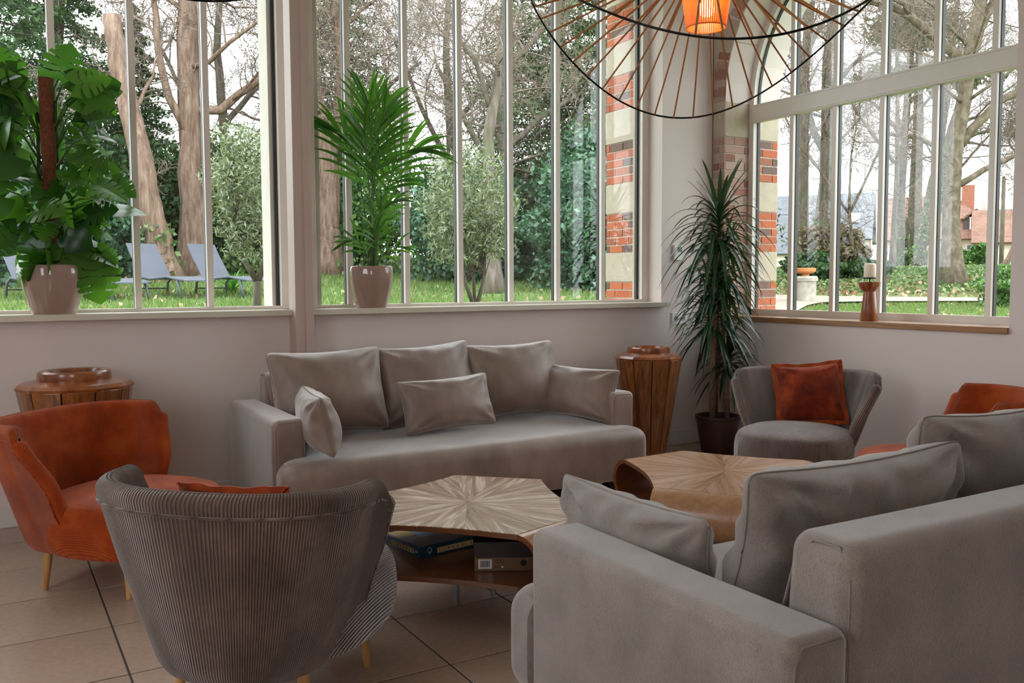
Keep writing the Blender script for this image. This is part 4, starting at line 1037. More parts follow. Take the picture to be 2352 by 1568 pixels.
M['olive'] = leafmat('olive_leaf', c(84, 98, 72), c(168, 178, 146), .15, .45, True)
M['hedge'] = leafmat('hedge_leaf', c(38, 76, 34), c(118, 156, 86), .25, .35, True)
M['brownish'] = leafmat('bronze_shrub', c(84, 78, 58), c(150, 134, 108), .15, .6, True, .2)
def grow(P0, d0, L, r0, lev, g, segs, up=.12, spread=.75, kids=(5, 5, 4), bend=.25, rmin=.006):
    """recursive bare branches: appends (points, radii, level)"""
    n = 5 if lev < 3 else 4; P = [np.array(P0, float)]; d = np.array(d0, float); d /= np.linalg.norm(d)
    for i in range(n-1):
        d = d+g.normal(size=3)*bend*(.5 if i == 0 else 1)+np.array([0, 0, up]); d /= np.linalg.norm(d); P.append(P[-1]+d*L/(n-1))
    P = np.array(P); R = np.maximum(rmin, r0*np.linspace(1, .35 if lev < 3 else .4, n)); segs.append((P, R, lev))
    if lev >= len(kids): return
    for k_ in range(kids[lev]):
        t_ = .25+.75*(k_+g.uniform(.2, .9))/kids[lev]; i = min(n-2, int(t_*(n-1))); f = t_*(n-1)-i; p = P[i]+(P[i+1]-P[i])*f
        T = P[i+1]-P[i]; T /= np.linalg.norm(T); q = g.normal(size=3); q -= T*(q@T); q /= np.linalg.norm(q)
        dd = T*(1-spread*.5)+q*spread*g.uniform(.7, 1.2); grow(p, dd, L*g.uniform(.42, .62), max(rmin, R[i]*.5), lev+1, g, segs, up, spread, kids, bend, rmin)
def bare_tree(label, trunk, limbs, mat, tmat, seed, kids=(6, 5, 4), rmin=.007, up=.05, spread=.85, auto=0, auto_from=.4, autoL=3., ivy=None, name='bare_tree'):
    """trunk: list of (x, y, z, r); limbs: list of polylines of the same kind; fine twigs grow from them"""
    g = np.random.default_rng(seed); tr_ = np.array(trunk, float); o = empty(name, tuple(tr_[0, :3]), 0, label, 'tree', 'trees in the park'); b0 = tr_[0, :3].copy()
    def dense(pl, wob, n=14):
        pl = np.array(pl, float); s = np.concatenate([[0], np.cumsum(np.linalg.norm(np.diff(pl[:, :3], axis=0), axis=1))]); q = np.linspace(0, s[-1], n)
        D = np.stack([np.interp(q, s, pl[:, k_]) for k_ in range(4)], -1); D[1:-1, :3] += g.normal(size=(n-2, 3))*wob*D[1:-1, 3:4]; return D
    D = dense(tr_, .10, 18); flare = 1+.55*np.exp(-np.linspace(0, 1, 18)*16)
    V, F = tube_np(D[:, :3]-b0, D[:, 3]*flare, 14); V = V+ (smoothnoise(V, 3.2, seed)*.06)[:, None]*np.array([1, 1, 0])*D[0, 3]*2
    put('trunk', mesh('trunk', V, F, mat, True), o); segs = []
    lines = []
    for lb in limbs:
        E = dense(lb, .2, 9); V, F = tube_np(E[:, :3]-b0, E[:, 3], 8); put('limb', mesh('limb', V, F, mat, True), o); lines.append(E)
    top = D[int(18*auto_from):]
    for k_ in range(auto):
        i = int(g.integers(0, len(top)-1)); p = top[i]; a = g.uniform(0, 2*PI); d = np.array([math.cos(a), math.sin(a), g.uniform(-.1, .7)]); L = autoL*g.uniform(.6, 1.2)
        grow(p[:3], d, L, max(.02, p[3]*.28), 0, g, segs, up, spread, kids, .28, rmin)
    for E in lines:
        for k_ in range(5):
            i = int(g.integers(3, 9)); p = E[i]; T = E[min(8, i+1)]-E[max(0, i-1)]; d = T[:3]/np.linalg.norm(T[:3])+g.normal(size=3)*.6
            grow(p[:3], d, autoL*.6*g.uniform(.6, 1.2), max(.012, p[3]*.5), 0, g, segs, up, spread, kids, .28, rmin)
    b1 = MB(); VV = []; FF = []; n0 = 0
    for P, R, lev in segs:
        if lev == 0 and R[0] > .05:
            V, F = tube_np(P-b0, R, 7); put('branch', mesh('branch', V, F, mat, True), o)
        else:
            V, F = tube_np(P-b0, R, 3, False); VV.append(V); FF.append(np.array(F, dtype=np.int32)+n0); n0 += len(V)
    if VV: tag(put('twigs', mesh('twigs', np.concatenate(VV), np.concatenate(FF), tmat, False), o), kind='stuff')
    if ivy:
        h, n = ivy; i = g.integers(0, 18, n); q = D[i]; a = g.uniform(0, 2*PI, n); P = q[:, :3]-b0+np.stack([np.cos(a), np.sin(a), 0*a], -1)*(q[:, 3]*g.uniform(.9, 1.5, n))[:, None]; P[:, 2] = g.uniform(0, h, n)
        P[:, :2] = np.stack([np.interp(P[:, 2], D[:, 2]-b0[2], D[:, k_]-b0[k_]) for k_ in (0, 1)], -1)+np.stack([np.cos(a), np.sin(a)], -1)*(np.interp(P[:, 2], D[:, 2]-b0[2], D[:, 3])*g.uniform(.95, 1.5, n))[:, None]
        V, F, T = leafcards(P, .13, g, 1.3); tag(put('ivy', mesh('ivy', V, F, M['ivy'], False, tint=T), o), kind='stuff')
    return o
def leafy(name, label, base, spec, mat, size, seed, trunk=None, tmat=None, elong=1.9, up=.3, group='shrubs and evergreens', cat='tree', core=None):
    """foliage: spec in coordinates relative to the base"""
    g = np.random.default_rng(seed); x, y = base; o = empty(name, (x, y, gz(x, y)-.05), 0, label, cat, group)
    V, F, T = leafcards(blobs(spec, g), size, g, elong, up); tag(put('foliage', mesh('foliage', V, F, mat, False, tint=T), o), kind='stuff')
    if trunk:
        for pl in trunk:
            pl = np.array(pl, float); V, F = tube_np(pl[:, :3], pl[:, 3], 9); put('trunk', mesh('trunk', V, F, tmat, True), o)
    return o
def conifer(label, x, y, H, R, n, seed, mat, bare=.15, name='conifer', size=.3, droop=.35, rt=.28):
    """evergreen with tiers of drooping boughs, sprays of needles along each"""
    g = np.random.default_rng(seed); z0 = gz(x, y)-.05; o = empty(name, (x, y, z0), 0, label, 'tree', 'shrubs and evergreens')
    zz = np.linspace(0, H, 10); V, F = tube_np(np.stack([.1*np.sin(zz), .1*np.cos(zz*1.3), zz], -1), np.linspace(rt, .04, 10), 9); put('trunk', mesh('trunk', V, F, M['bark_dark'], True), o)
    VV = []; FF = []; n0 = 0; PP = []; nb = 110
    for i in range(nb):
        t_ = i/nb; z = H*(bare+(1-bare)*t_); a = i*2.39996; L = R*(1.05-t_**1.3)*g.uniform(.65, 1.1)
        s = np.linspace(0, 1, 7); P = np.stack([np.cos(a)*L*s, np.sin(a)*L*s, z+L*(.18*s-droop*s**2)+.1], -1); V, F = tube_np(P, np.linspace(.035, .008, 7), 3, False); VV.append(V); FF.append(np.array(F, dtype=np.int32)+n0); n0 += len(V)
        m = int(n/nb*(.5+1.0*(1-t_))); q = g.uniform(.2, 1, m)**.8; j = np.stack([np.interp(q, s, P[:, k_]) for k_ in range(3)], -1)
        j += g.normal(size=(m, 3))*np.array([.16, .16, .09])*(L*.38+.1)[..., None] if False else g.normal(size=(m, 3))*np.array([.17, .17, .10])*(L*.5+.2); j[:, 2] -= .12*g.uniform(0, 1, m)*L; PP.append(j)
    tag(put('boughs', mesh('boughs', np.concatenate(VV), np.concatenate(FF), M['twig_dark'], False), o), kind='stuff')
    V, F, T = leafcards(np.concatenate(PP), size, g, 3.0, -.1); tag(put('foliage', mesh('foliage', V, F, mat, False, tint=T), o), kind='stuff')
    return o
# ---------------------------------------------------------------- left and middle: park trees
def at(x, y): return (x, y, gz(x, y)-.1)
B = at(3.51, 21.2)
bare_tree('leaning reddish trunk broken off at the top, left of the tall straight trunk', [(*B, .30), (3.05, 21.5, 4.2, .24), (2.75, 22.0, 6.2, .21), (2.65, 22.15, 7.25, .19)], [], M['bark_red'], M['twig'], 31, auto=4, auto_from=.3, autoL=1.6, ivy=(1.4, 260), name='broken_tree')
B = at(4.36, 23.0)
bare_tree('tall straight trunk with one big limb reaching right, behind the third lounger', [(*B, .33), (4.42, 23.15, 4, .27), (4.48, 23.3, 6, .27), (4.50, 23.4, 8.4, .24), (4.5, 23.4, 12.5, .16)],
    [[(4.5, 23.2, 5.45, .13), (5.2, 23.0, 5.6, .11), (5.9, 22.9, 6.2, .09), (6.6, 22.8, 6.9, .06)], [(4.4, 23.1, 4.95, .12), (4.0, 23.2, 5.7, .10), (3.8, 23.3, 6.9, .09), (3.7, 23.3, 8.6, .06)], [(4.5, 23.4, 8.0, .12), (4.2, 23.4, 9.2, .08), (3.6, 23.4, 10.5, .04)]], M['bark_red'], M['twig'], 32, auto=9, auto_from=.45, autoL=3.0)
B = at(7.9, 23.26)
bare_tree('reddish trunk forking in two, just right of the interior post', [(*B, .36), (7.98, 23.35, 3.4, .30), (8.02, 23.4, 4.4, .26), (7.7, 23.4, 6.5, .17), (7.3, 23.4, 9.5, .12)],
    [[(8.02, 23.4, 4.2, .20), (8.35, 23.3, 5.6, .17), (8.4, 23.3, 7.4, .14), (8.1, 23.2, 10, .08)], [(7.8, 23.4, 6.0, .10), (7.2, 23.4, 7.2, .07), (6.5, 23.3, 8.0, .04)]], M['bark_red'], M['twig'], 33, auto=12, auto_from=.4, autoL=3.0)
B = at(8.33, 14.85)
bare_tree('slim pale trunk curving to the right behind the round olive tree', [(*B, .15), (8.28, 14.95, 2.6, .12), (8.3, 15.05, 4.0, .11), (8.6, 15.1, 5.3, .09), (8.8, 15.1, 7.5, .05)], [[(8.4, 15.1, 4.6, .06), (8.0, 15, 5.4, .05), (7.5, 15, 6.0, .03)], [(8.6, 15.1, 5.3, .06), (9.2, 15.1, 5.8, .05), (9.9, 15, 6.6, .03)]], M['bark_grey'], M['twig'], 34, auto=12, auto_from=.4, autoL=2.2, rmin=.005)
for i, (x, y, H, sd, lb) in enumerate(((6.1, 27, 11, 35, 'bare grey tree between the straight trunk and the forked trunk'), (9.6, 26, 11, 36, 'bare branchy tree filling the sky above the palm'), (12.2, 24.5, 11, 37, 'bare tree with a fan of twigs above the round olive tree'), (10.9, 19, 8, 39, 'thin bare tree in front of the grey conifer'), (15.2, 22, 10, 42, 'bare tree beside the brick reveal of the back window'))):
    z = gz(x, y)-.1
    bare_tree(lb, [(x, y, z, .2), (x+.1, y, z+H*.3, .16), (x-.1, y, z+H*.6, .11), (x+.2, y, z+H, .04)], [[(x, y, z+H*.3, .09), (x-1.0, y-.2, z+H*.45, .07), (x-1.9, y-.3, z+H*.62, .04)], [(x, y, z+H*.4, .09), (x+1.1, y-.2, z+H*.52, .07), (x+2.2, y-.4, z+H*.6, .04)]], M['bark_grey'], M['twig'], sd, kids=(6, 6, 4), auto=13, auto_from=.25, autoL=3.4, rmin=.006)
conifer('tall dark conifer at the far left behind the monstera', .2, 25, 13, 2.9, 30000, 51, M['evergreen'], .02, size=.17)
conifer('dark conifer to the left of the broken trunk', 1.9, 27.5, 13, 2.6, 30000, 52, M['evergreen'], .02, size=.17)
conifer('slender dark evergreen between the broken trunk and the straight trunk', 3.75, 27, 7.4, 1.7, 20000, 53, M['evergreen'], .02, size=.16)
conifer('wide grey green conifer in the middle of the right back window', 13.2, 20.0, 11, 3.4, 34000, 54, M['conifer'], .10, size=.15, droop=.22)
conifer('grey green conifer beside the brick reveal of the back window', 15.0, 18.0, 11, 3.0, 34000, 55, M['conifer'], .10, size=.15, droop=.2)
conifer('distant conifer high above the palm plant', 10.8, 30, 12, 2.8, 20000, 56, M['conifer'], .3, size=.17)
def bush(label, x, y, w, h, n, mat, size, seed, dpt=None, elong=1.6, name='shrub'):
    d = dpt or w; sp = [((0, 0, h*.5), (w*.5, d*.5, h*.52), n)]
    g = np.random.default_rng(seed)
    for k_ in range(4): sp.append(((g.uniform(-.35, .35)*w, g.uniform(-.3, .3)*d, h*g.uniform(.4, .8)), (w*.3, d*.3, h*.3), n//5))
    z = MB().tube([(0, 0, 0), (0, 0, h*.4)], [.05, .03], 7)
    o = leafy(name, label, (x, y), sp, mat, size, seed, [[(0, 0, 0, .05), (.05, 0, h*.3, .04), (0, .05, h*.6, .02)]], M['bark_dark'], elong, .2, cat='shrub'); return o
bush('dark laurel bush at the far left behind the first lounger', -.4, 20.0, 2.6, 3.0, 7000, M['laurel'], .17, 61)
bush('dark shrub behind the second lounger', 2.1, 22.8, 2.6, 2.4, 6500, M['laurel'], .15, 62)
bush('tall dark evergreen hedge behind the broken trunk', 3.0, 25.5, 3.2, 3.6, 8000, M['evergreen'], .17, 63)
bush('dark evergreen mass between the straight trunk and the post', 5.6, 25.4, 3.2, 3.6, 8000, M['evergreen'], .17, 64)
bush('green bush behind the palm stems', 9.4, 24.6, 2.8, 3.2, 7000, M['hedge'], .15, 65)
bush('dark ivy hedge behind the round olive tree', 9.8, 18.6, 3.2, 2.4, 8000, M['laurel'], .13, 66)
bush('dense blue green laurel bush low beside the brick reveal', 10.6, 14.9, 2.8, 2.6, 12000, M['laurel'], .12, 67)
bush('tall laurel behind the last pane of the back window', 12.3, 16.4, 3.0, 3.6, 11000, M['laurel'], .13, 68)
bush('broad dark hedge far behind the wide conifer', 17.5, 27.5, 5.0, 3.6, 9000, M['evergreen'], .2, 104)
bush('broad dark hedge far behind the laurel bushes', 14.5, 22.3, 4.5, 3.4, 9000, M['evergreen'], .18, 105)
bush('mid green hedge right of the forked trunk', 11.6, 22.5, 3.4, 3.0, 7000, M['evergreen'], .16, 69)
def olive(label, x, y, H, spec, trunk, n, seed):
    g = np.random.default_rng(seed); o = leafy('olive_tree', label, (x, y), spec, M['olive'], .072, seed, trunk, M['bark_grey'], 4.2, .5, 'olive trees by the windows')
    VV = []; FF = []; n0 = 0
    for ctr, rad, _ in spec:
        for k_ in range(30):
            d = g.normal(size=3); d /= np.linalg.norm(d); e = np.array(ctr)+d*np.array(rad)*g.uniform(.5, 1.0); tb = trunk[int(g.integers(1, len(trunk)))] if len(trunk) > 1 else trunk[0]; tb = np.array(tb); f_ = g.uniform(.45, 1)*(len(tb)-1); i_ = min(len(tb)-2, int(f_)); st = tb[i_, :3]+(tb[i_+1, :3]-tb[i_, :3])*(f_-i_); mdl = (st+e)/2+g.normal(size=3)*.08
            V, F = tube_np([st, mdl, e], [.008, .005, .002], 3, False); VV.append(V); FF.append(np.array(F, dtype=np.int32)+n0); n0 += len(V)
    tag(put('twigs', mesh('twigs', np.concatenate(VV), np.concatenate(FF), M['twig_dark'], False), o), kind='stuff')
olive('olive tree with a slim crown beside the white window post', 2.33, 9.05, 2.4, [((-.12, 0, 1.52), (.36, .36, .52), 3600), ((-.05, 0, .98), (.30, .3, .26), 1100)], [[(0, 0, 0, .050), (.01, 0, .30, .042), (.02, 0, .52, .04)], [(.02, 0, .5, .032), (-.12, 0, .75, .025), (-.2, .02, 1.3, .012)], [(.02, 0, .5, .032), (.12, 0, .8, .025), (.1, 0, 1.4, .012)]], 0, 71)
olive('round olive tree in front of the right back window', 4.47, 8.4, 2.4, [((-.05, 0, 1.30), (.55, .5, .56), 5200), ((-.32, -.1, 1.0), (.3, .3, .36), 1500), ((.22, .1, 1.1), (.32, .3, .4), 1300)], [[(0, 0, 0, .036), (.0, 0, .22, .034)], [(0, 0, .2, .026), (-.12, 0, .5, .02), (-.2, .02, 1.1, .01)], [(0, 0, .2, .026), (.1, 0, .5, .02), (.15, 0, 1.1, .01)], [(0, 0, .2, .02), (0, .05, .6, .016), (-.02, 0, 1.2, .008)]], 0, 72)
olive('pale olive foliage at the left edge behind the monstera', -.35, 11.5, 2.2, [((0, 0, 1.5), (.62, .5, .55), 3200)], [[(0, 0, 0, .05), (0, 0, .7, .04)]], 0, 73)
# low yucca like plant by the loungers
ag = empty('spiky_plant', (4.05, 17.5, gz(4.05, 17.5)), 0, 'low spiky plant with arching leaves beside the right lounger', 'plant'); g = np.random.default_rng(4)
for i in range(38):
    a = i*2.4; el = g.uniform(.35, 1.3); L = g.uniform(.5, .85); d = np.array([math.cos(a)*math.cos(el), math.sin(a)*math.cos(el), math.sin(el)]); s = np.linspace(0, 1, 6)
    P = d*L*s[:, None]+np.array([0, 0, -.35])*(s**2)[:, None]*L; V, F = strap(P, [.02, .024, .022, .017, .01, .002]); put('leaf', mesh('leaf', V, F, M['palm'], True), ag)
# ---------------------------------------------------------------- sun loungers
M['sling'] = plain('blue_grey_sling', c(86, 90, 101), .7, .03, 6, .1, 200); M['lframe'] = plain('slate_frame', c(74, 82, 92), .5, .05, 5, 0)
def lounger(label, x, y, rz):
    o = empty('sun_lounger', (x, y, gz(x, y)-.02), rz, label, 'sun lounger', 'sun loungers on the lawn')
    # head end at -y, foot towards +y in local; seat height .34
    w = .31; prof = [(-.82, .98), (-.35, .36), (.1, .33), (.55, .36), (1.02, .31)]
    for nm, pr in (('backrest', [(-.60, .97), (-.50, .80), (-.30, .52), (-.20, .37)]), ('seat', [(-.20, .37), (.1, .335), (.55, .37), (.95, .30)])):
        V = []
        for yy, zz in pr: V += [(-w, yy, zz), (w, yy, zz), (w, yy, zz-.018), (-w, yy, zz-.018)]
        F = []
        for i in range(len(pr)-1):
            for q in range(4): F.append((i*4+q, (i+1)*4+q, (i+1)*4+(q+1) % 4, i*4+(q+1) % 4))
        F += [(0, 1, 2, 3), tuple(len(V)-4+k_ for k_ in (3, 2, 1, 0))]
        put(nm, mesh(nm, V, F, M['sling']), o)
    MB().box((-.05, -.612, .93), (.05, -.596, .96)).make('maker_tag', M['white_plastic'], o)
    for s in (-1, 1):
        MB().tube([(s*(w+.02), -.22, .36), (s*(w+.02), .1, .325), (s*(w+.02), .55, .36), (s*(w+.02), .97, .295)], .022, 8).make('side_rail', M['lframe'], o, True)
        MB().tube([(s*(w+.02), -.20, .36), (s*(w+.02), -.32, .27), (s*(w+.03), -.36, 0)], .022, 8).make('leg', M['lframe'], o, True)
        MB().tube([(s*(w+.02), .82, .32), (s*(w+.03), .92, 0)], .022, 8).make('leg', M['lframe'], o, True)
    MB().tube([(-w, -.34, .16), (w, -.34, .16)], .015, 6).make('crossbar', M['lframe'], o)
lounger('first sun lounger from the left, half hidden by the monstera pot', .74, 17.0, math.radians(-153))
lounger('second sun lounger from the left, behind the hanging monstera leaf', 1.62, 16.6, math.radians(-153))
lounger('third sun lounger from the left, in front of the leaning broken trunk', 2.72, 16.9, math.radians(-153))
lounger('fourth sun lounger from the left, in front of the straight trunk', 3.72, 16.7, math.radians(-153))
# ---------------------------------------------------------------- right: path, pillars, trees, houses
M['gravel'] = plain('pale_gravel', c(160, 146, 132), .95, .15, 6, .4, 60)
V = []; n = 26
for i in range(n):
    az = 43+20*i/(n-1); r0 = np.interp(az, [43, 46.2, 47.6, 49, 52, 63], [8, 9, 16, 23.2, 24.2, 25.4]); r1 = np.interp(az, [43, 50, 63], [27.2, 26.6, 26.2])
    for j in range(8): r = r0+(r1-r0)*j/7; a = math.radians(az); x, y = r*math.sin(a), r*math.cos(a); V.append((x, y, gz(x, y)+.085))
tag(put('gravel_path', mesh('gravel_path', V, quadgrid(n, 8), M['gravel'], True)), kind='structure')
M['old_stone'] = plain('weathered_stone', c(168, 160, 150), .95, .25, 7, .5, 30); M['terracotta'] = plain('terracotta', c(206, 128, 76), .8, .15, 8, .2, 40)
def pillar(label, x, y, h, r, bowl):
    o = empty('stone_pillar', (x, y, gz(x, y)), 0, label, 'pillar')
    MB().lathe([(0, 0), (r*1.02, 0), (r, .05), (r*.98, h*.8), (r*1.12, h*.82), (r*1.14, h*.93), (r*1.0, h), (0, h)], 12).make('shaft', M['old_stone'], o, True, 30)
    if bowl:
        MB().lathe([(0, h), (.09, h), (.10, h+.03), (.08, h+.05), (.18, h+.07), (.25, h+.12), (.265, h+.20), (.23, h+.21), (.20, h+.15), (0, h+.13)], 24).make('bowl', M['terracotta'], o, True, 40)
pillar('round stone pillar carrying a terracotta bowl beside the gravel path', 18.35, 16.25, .72, .28, True)
pillar('grey stone pillar left of the big plane tree', 28.6, 19.45, 1.0, .36, False)
def T(x, y, pts): return [(*at(x, y), pts[0][3])]+[tuple(p) for p in pts[1:]]
def rt(label, x, y, tr_, limbs, mat, seed, **kw):
    B = at(x, y); trunk = [(B[0], B[1], B[2], tr_[0][2])]+[(x+dx, y+dy_*1.0, B[2]+z, r) for dx, z, r, dy_ in [(q[0]*.82, q[1], q[2], -q[0]*.57) for q in tr_[1:]]]
    LB = [[(x+dx*.82, y-dx*.57, B[2]+z, r) for dx, z, r in lb] for lb in limbs]
    return bare_tree(label, trunk, LB, mat, M['twig'], seed, **kw)
# offsets are metres to the right (seen from the room) and up
rt('straight grey trunk, first tree from the left in the arched window', 26.8, 23.85, [(0, 0, .20), (-.05, 3.5, .19), (-.1, 7, .17), (.2, 11, .14), (.5, 16, .06)], [[(-.1, 7.5, .12), (-.4, 9, .1), (-.5, 12, .07)], [(.1, 8.5, .09), (.9, 10, .07), (1.8, 11, .04)]], M['bark_grey'], 81, kids=(6, 5, 4), auto=13, auto_from=.3, autoL=3.0, rmin=.006)
rt('thick brown trunk with ivy at its foot, second tree in the arched window', 25.8, 22.1, [(0, 0, .30), (0, 2.5, .25), (.12, 5, .23), (.05, 7.5, .18), (.4, 12, .1)], [[(.1, 4.3, .13), (-.45, 5.3, .12), (-.75, 7.6, .10), (-.7, 11, .06)], [(.1, 6.5, .09), (1.0, 7.6, .07), (2.0, 8.1, .04)]], M['bark_grey'], 82, kids=(6, 5, 4), auto=10, auto_from=.35, autoL=3.0, rmin=.006, ivy=(2.2, 500))
rt('thin pale young tree behind the candle', 25.3, 20.2, [(0, 0, .09), (-.25, 1.6, .075), (-.3, 2.4, .06)], [[(-.3, 2.3, .05), (-1.2, 3.6, .04), (-2.0, 4.6, .02)], [(-.3, 2.3, .05), (.3, 3.6, .04), (.9, 5.0, .02)], [(-.3, 2.4, .05), (-.3, 4, .03), (-.1, 5.4, .02)]], M['bark_plane'], 83, kids=(6, 5, 4), auto=5, auto_from=.5, autoL=2.0, rmin=.006)
rt('left one of the twin dark trunks right of the candle', 33.6, 24.5, [(0, 0, .22), (-.2, 3, .18), (-.05, 6, .15), (.1, 10, .14), (.2, 15, .06)], [[(0, 5.5, .1), (-1.2, 7, .07), (-2.4, 7.8, .04)], [(0, 7, .1), (1.2, 8.4, .07), (2.4, 9, .04)]], M['bark_dark'], 84, kids=(6, 6, 4), auto=11, auto_from=.3, autoL=3.6, rmin=.007, ivy=(1.6, 300))
rt('right one of the twin dark trunks right of the candle', 34.2, 24.2, [(0, 0, .21), (.25, 2.5, .18), (.75, 5, .15), (1.0, 8, .15), (1.5, 13, .06)], [[(.8, 5.5, .1), (1.8, 6.4, .07), (3.0, 6.6, .04)], [(.9, 6.5, .09), (0, 8, .06), (-.8, 9.4, .03)]], M['bark_dark'], 85, kids=(6, 6, 4), auto=11, auto_from=.3, autoL=3.6, rmin=.007)
rt('leaning ivy clad trunk left of the big plane tree', 31.6, 22.2, [(0, 0, .33), (.25, 2.0, .27), (.7, 4.2, .23), (1.25, 6.5, .16), (1.9, 9.5, .07)], [[(.7, 4.4, .1), (1.7, 5.3, .07), (2.8, 5.6, .04)]], M['bark_dark'], 86, kids=(5, 4, 4), auto=5, auto_from=.4, autoL=3.0, rmin=.008, ivy=(4.0, 1500))
rt('big mottled plane tree with wide limbs, right of the middle of the arched window', 24.2, 16.0, [(0, 0, .31), (-.15, 2.0, .215), (.05, 4.5, .20), (.25, 6.3, .19), (.6, 8.5, .17), (.8, 13, .09)],
   [[(.25, 6.4, .16), (-.7, 7.3, .14), (-1.6, 8.0, .11), (-2.6, 8.3, .08)], [(.3, 6.6, .15), (.9, 8.2, .12), (1.4, 10, .08)], [(.1, 4.2, .15), (1.0, 5.3, .12), (2.2, 6.0, .09), (3.6, 6.2, .05)], [(.0, 3.0, .10), (1.0, 3.6, .08), (2.2, 4.1, .06), (3.4, 4.0, .03)], [(0, 3.8, .09), (-1.0, 4.4, .07), (-2.2, 4.6, .05)]], M['bark_plane'], 87, kids=(6, 6, 4), auto=16, auto_from=.3, autoL=3.2, rmin=.005)
rt('leaning brown trunk at the right edge behind the hedge', 38.9, 22.9, [(0, 0, .40), (.7, 2.2, .32), (1.7, 4.6, .26), (2.6, 8, .16)], [[(.8, 2.6, .16), (.4, 4.5, .13), (-.4, 6.6, .08)], [(1.6, 4.4, .13), (.9, 6.5, .09), (.3, 8.4, .05)]], M['bark_red'], 88, auto=7, auto_from=.4, autoL=3.2, rmin=.010)
for (x, y, lb, sd) in ((41, 27, 'bare tree behind the twin dark trunks', 90), (36, 17.5, 'bare tree right of the big plane tree', 91), (30.5, 26, 'slender bare tree between the first two trees of the arched window', 89), (27.5, 20.5, 'bare tree in the gap between candle and twin trunks', 92)):
    rt(lb, x, y, [(0, 0, .10), (.1, 4, .08), (0, 8, .06), (.2, 12, .03)], [[(0, 4, .07), (-1.2, 5.6, .05), (-2.0, 7, .03)], [(.1, 5, .07), (1.3, 6.4, .05), (2.2, 7.4, .03)]], M['bark_grey'], sd, kids=(6, 5, 4), auto=11, auto_from=.25, autoL=3.2, rmin=.006)
leafy('cedar_crown', 'dark cedar with flat layered crown high behind the twin trunks', (44, 31.5), [((0, 0, 13.0), (3.4, 2.4, 1.1), 2600), ((1.5, -1, 10.6), (3.0, 2.2, .8), 1800), ((-2, 0, 10.0), (2.4, 2, .7), 1300), ((.5, 0, 15.3), (2.6, 2, .8), 1500)], M['conifer'], .38, 93, [[(0, 0, 0, .4), (.2, 0, 8, .28), (0, 0, 15.5, .08)]], M['bark_dark'], 2.4, .1)
leafy('cedar_crown', 'dark cedar with layered crown at the top right edge', (40, 20.6), [((0, 0, 12.6), (2.6, 2.0, 1.6), 2600), ((-.5, 0, 10.4), (2.4, 2.0, .9), 1500)], M['conifer'], .36, 94, [[(0, 0, 0, .35), (.2, 0, 8, .22), (0, 0, 13.5, .08)]], M['bark_dark'], 2.4, .1)
bush('low dark yew bush behind the stone pillar', 23.3, 20.2, 2.2, .95, 7000, M['evergreen'], .15, 95, 1.6)
bush('large bronze shrub behind the candle', 25.2, 20.9, 2.3, 1.7, 8000, M['brownish'], .15, 96, 1.8)
bush('dark green bush left of the bronze shrub', 24.8, 19.6, 1.5, .7, 4000, M['evergreen'], .14, 97, 1.4)
bush('trimmed round hedge at the right edge of the arched window', 19.85, 11.25, 2.1, 1.0, 10000, M['hedge'], .10, 98, 2.2)
bush('bright green shrub below the twin trunks', 40.5, 28.8, 1.3, 1.1, 2000, M['hedge'], .22, 99)
bush('green shrub in front of the red roofed house', 46.5, 30.6, 1.5, 1.1, 2000, M['hedge'], .24, 100)
bush('green shrub to the right of the plane tree trunk', 43.5, 27.2, 1.1, 1.2, 2000, M['hedge'], .22, 101)
bush('ivy thicket at the foot of the leaning ivy clad trunk', 32.4, 23.2, 1.0, .8, 1800, M['ivy'], .16, 102)
bush('green shrub beside the slate roofed house', 39, 34.5, 1.4, 1.2, 2000, M['hedge'], .22, 103)
# ---------------------------------------------------------------- far houses
M['plaster'] = plain('cream_plaster', c(226, 216, 200), .9, .05, 3, .1, 20); M['plaster2'] = plain('pink_plaster', c(220, 198, 186), .9, .05, 3, .1, 20)
def tileroof(name, a, b_, course):
    t = NT(name); v = t.coords(scale=(1, 1, 1)); w = t.add('ShaderNodeTexBrick'); w.inputs['Scale'].default_value = 1; w.inputs['Color1'].default_value = a; w.inputs['Color2'].default_value = b_; w.inputs['Mortar'].default_value = tuple(x*.6 for x in a[:3])+(1,)
    w.inputs['Mortar Size'].default_value = .012; w.inputs['Brick Width'].default_value = .3; w.inputs['Row Height'].default_value = course; mp = t.coords('UV'); t.ln(mp, w.inputs['Vector'])
    n = t.noise(v, 1.3, 4); t.base(t.mix(t.ramp(n, [(.4, (0, 0, 0, 1)), (.7, (.5,)*3+(1,))]), w.outputs[0], tuple(min(1, x*1.25) for x in b_[:3])+(1,))); t.set(Roughness=.8); return t.m
M['slate'] = tileroof('slate_roof', c(96, 99, 104), c(108, 111, 117), .22); M['redtile'] = tileroof('red_tile_roof', c(116, 84, 70), c(134, 100, 84), .25); M['redtile2'] = plain('chimney_brick', c(150, 96, 76), .9, .15, 5, .2, 20); M['barnwood'] = plain('grey_barn_boards', c(128, 122, 118), .9, .15, 4, .2, 10)
M['winglass'] = plain('far_window_glass', c(92, 100, 110), .1, .1, 3, 0); M['shutter'] = plain('dark_shutter', c(70, 62, 58), .7, .05, 3, 0)
def houseframe(name, label, px_dir, x, y, turn=0):
    a = math.atan2(x, y); return empty(name, (x, y, gz(x, y)-.1), -a+turn, label, 'house', 'houses beyond the park')
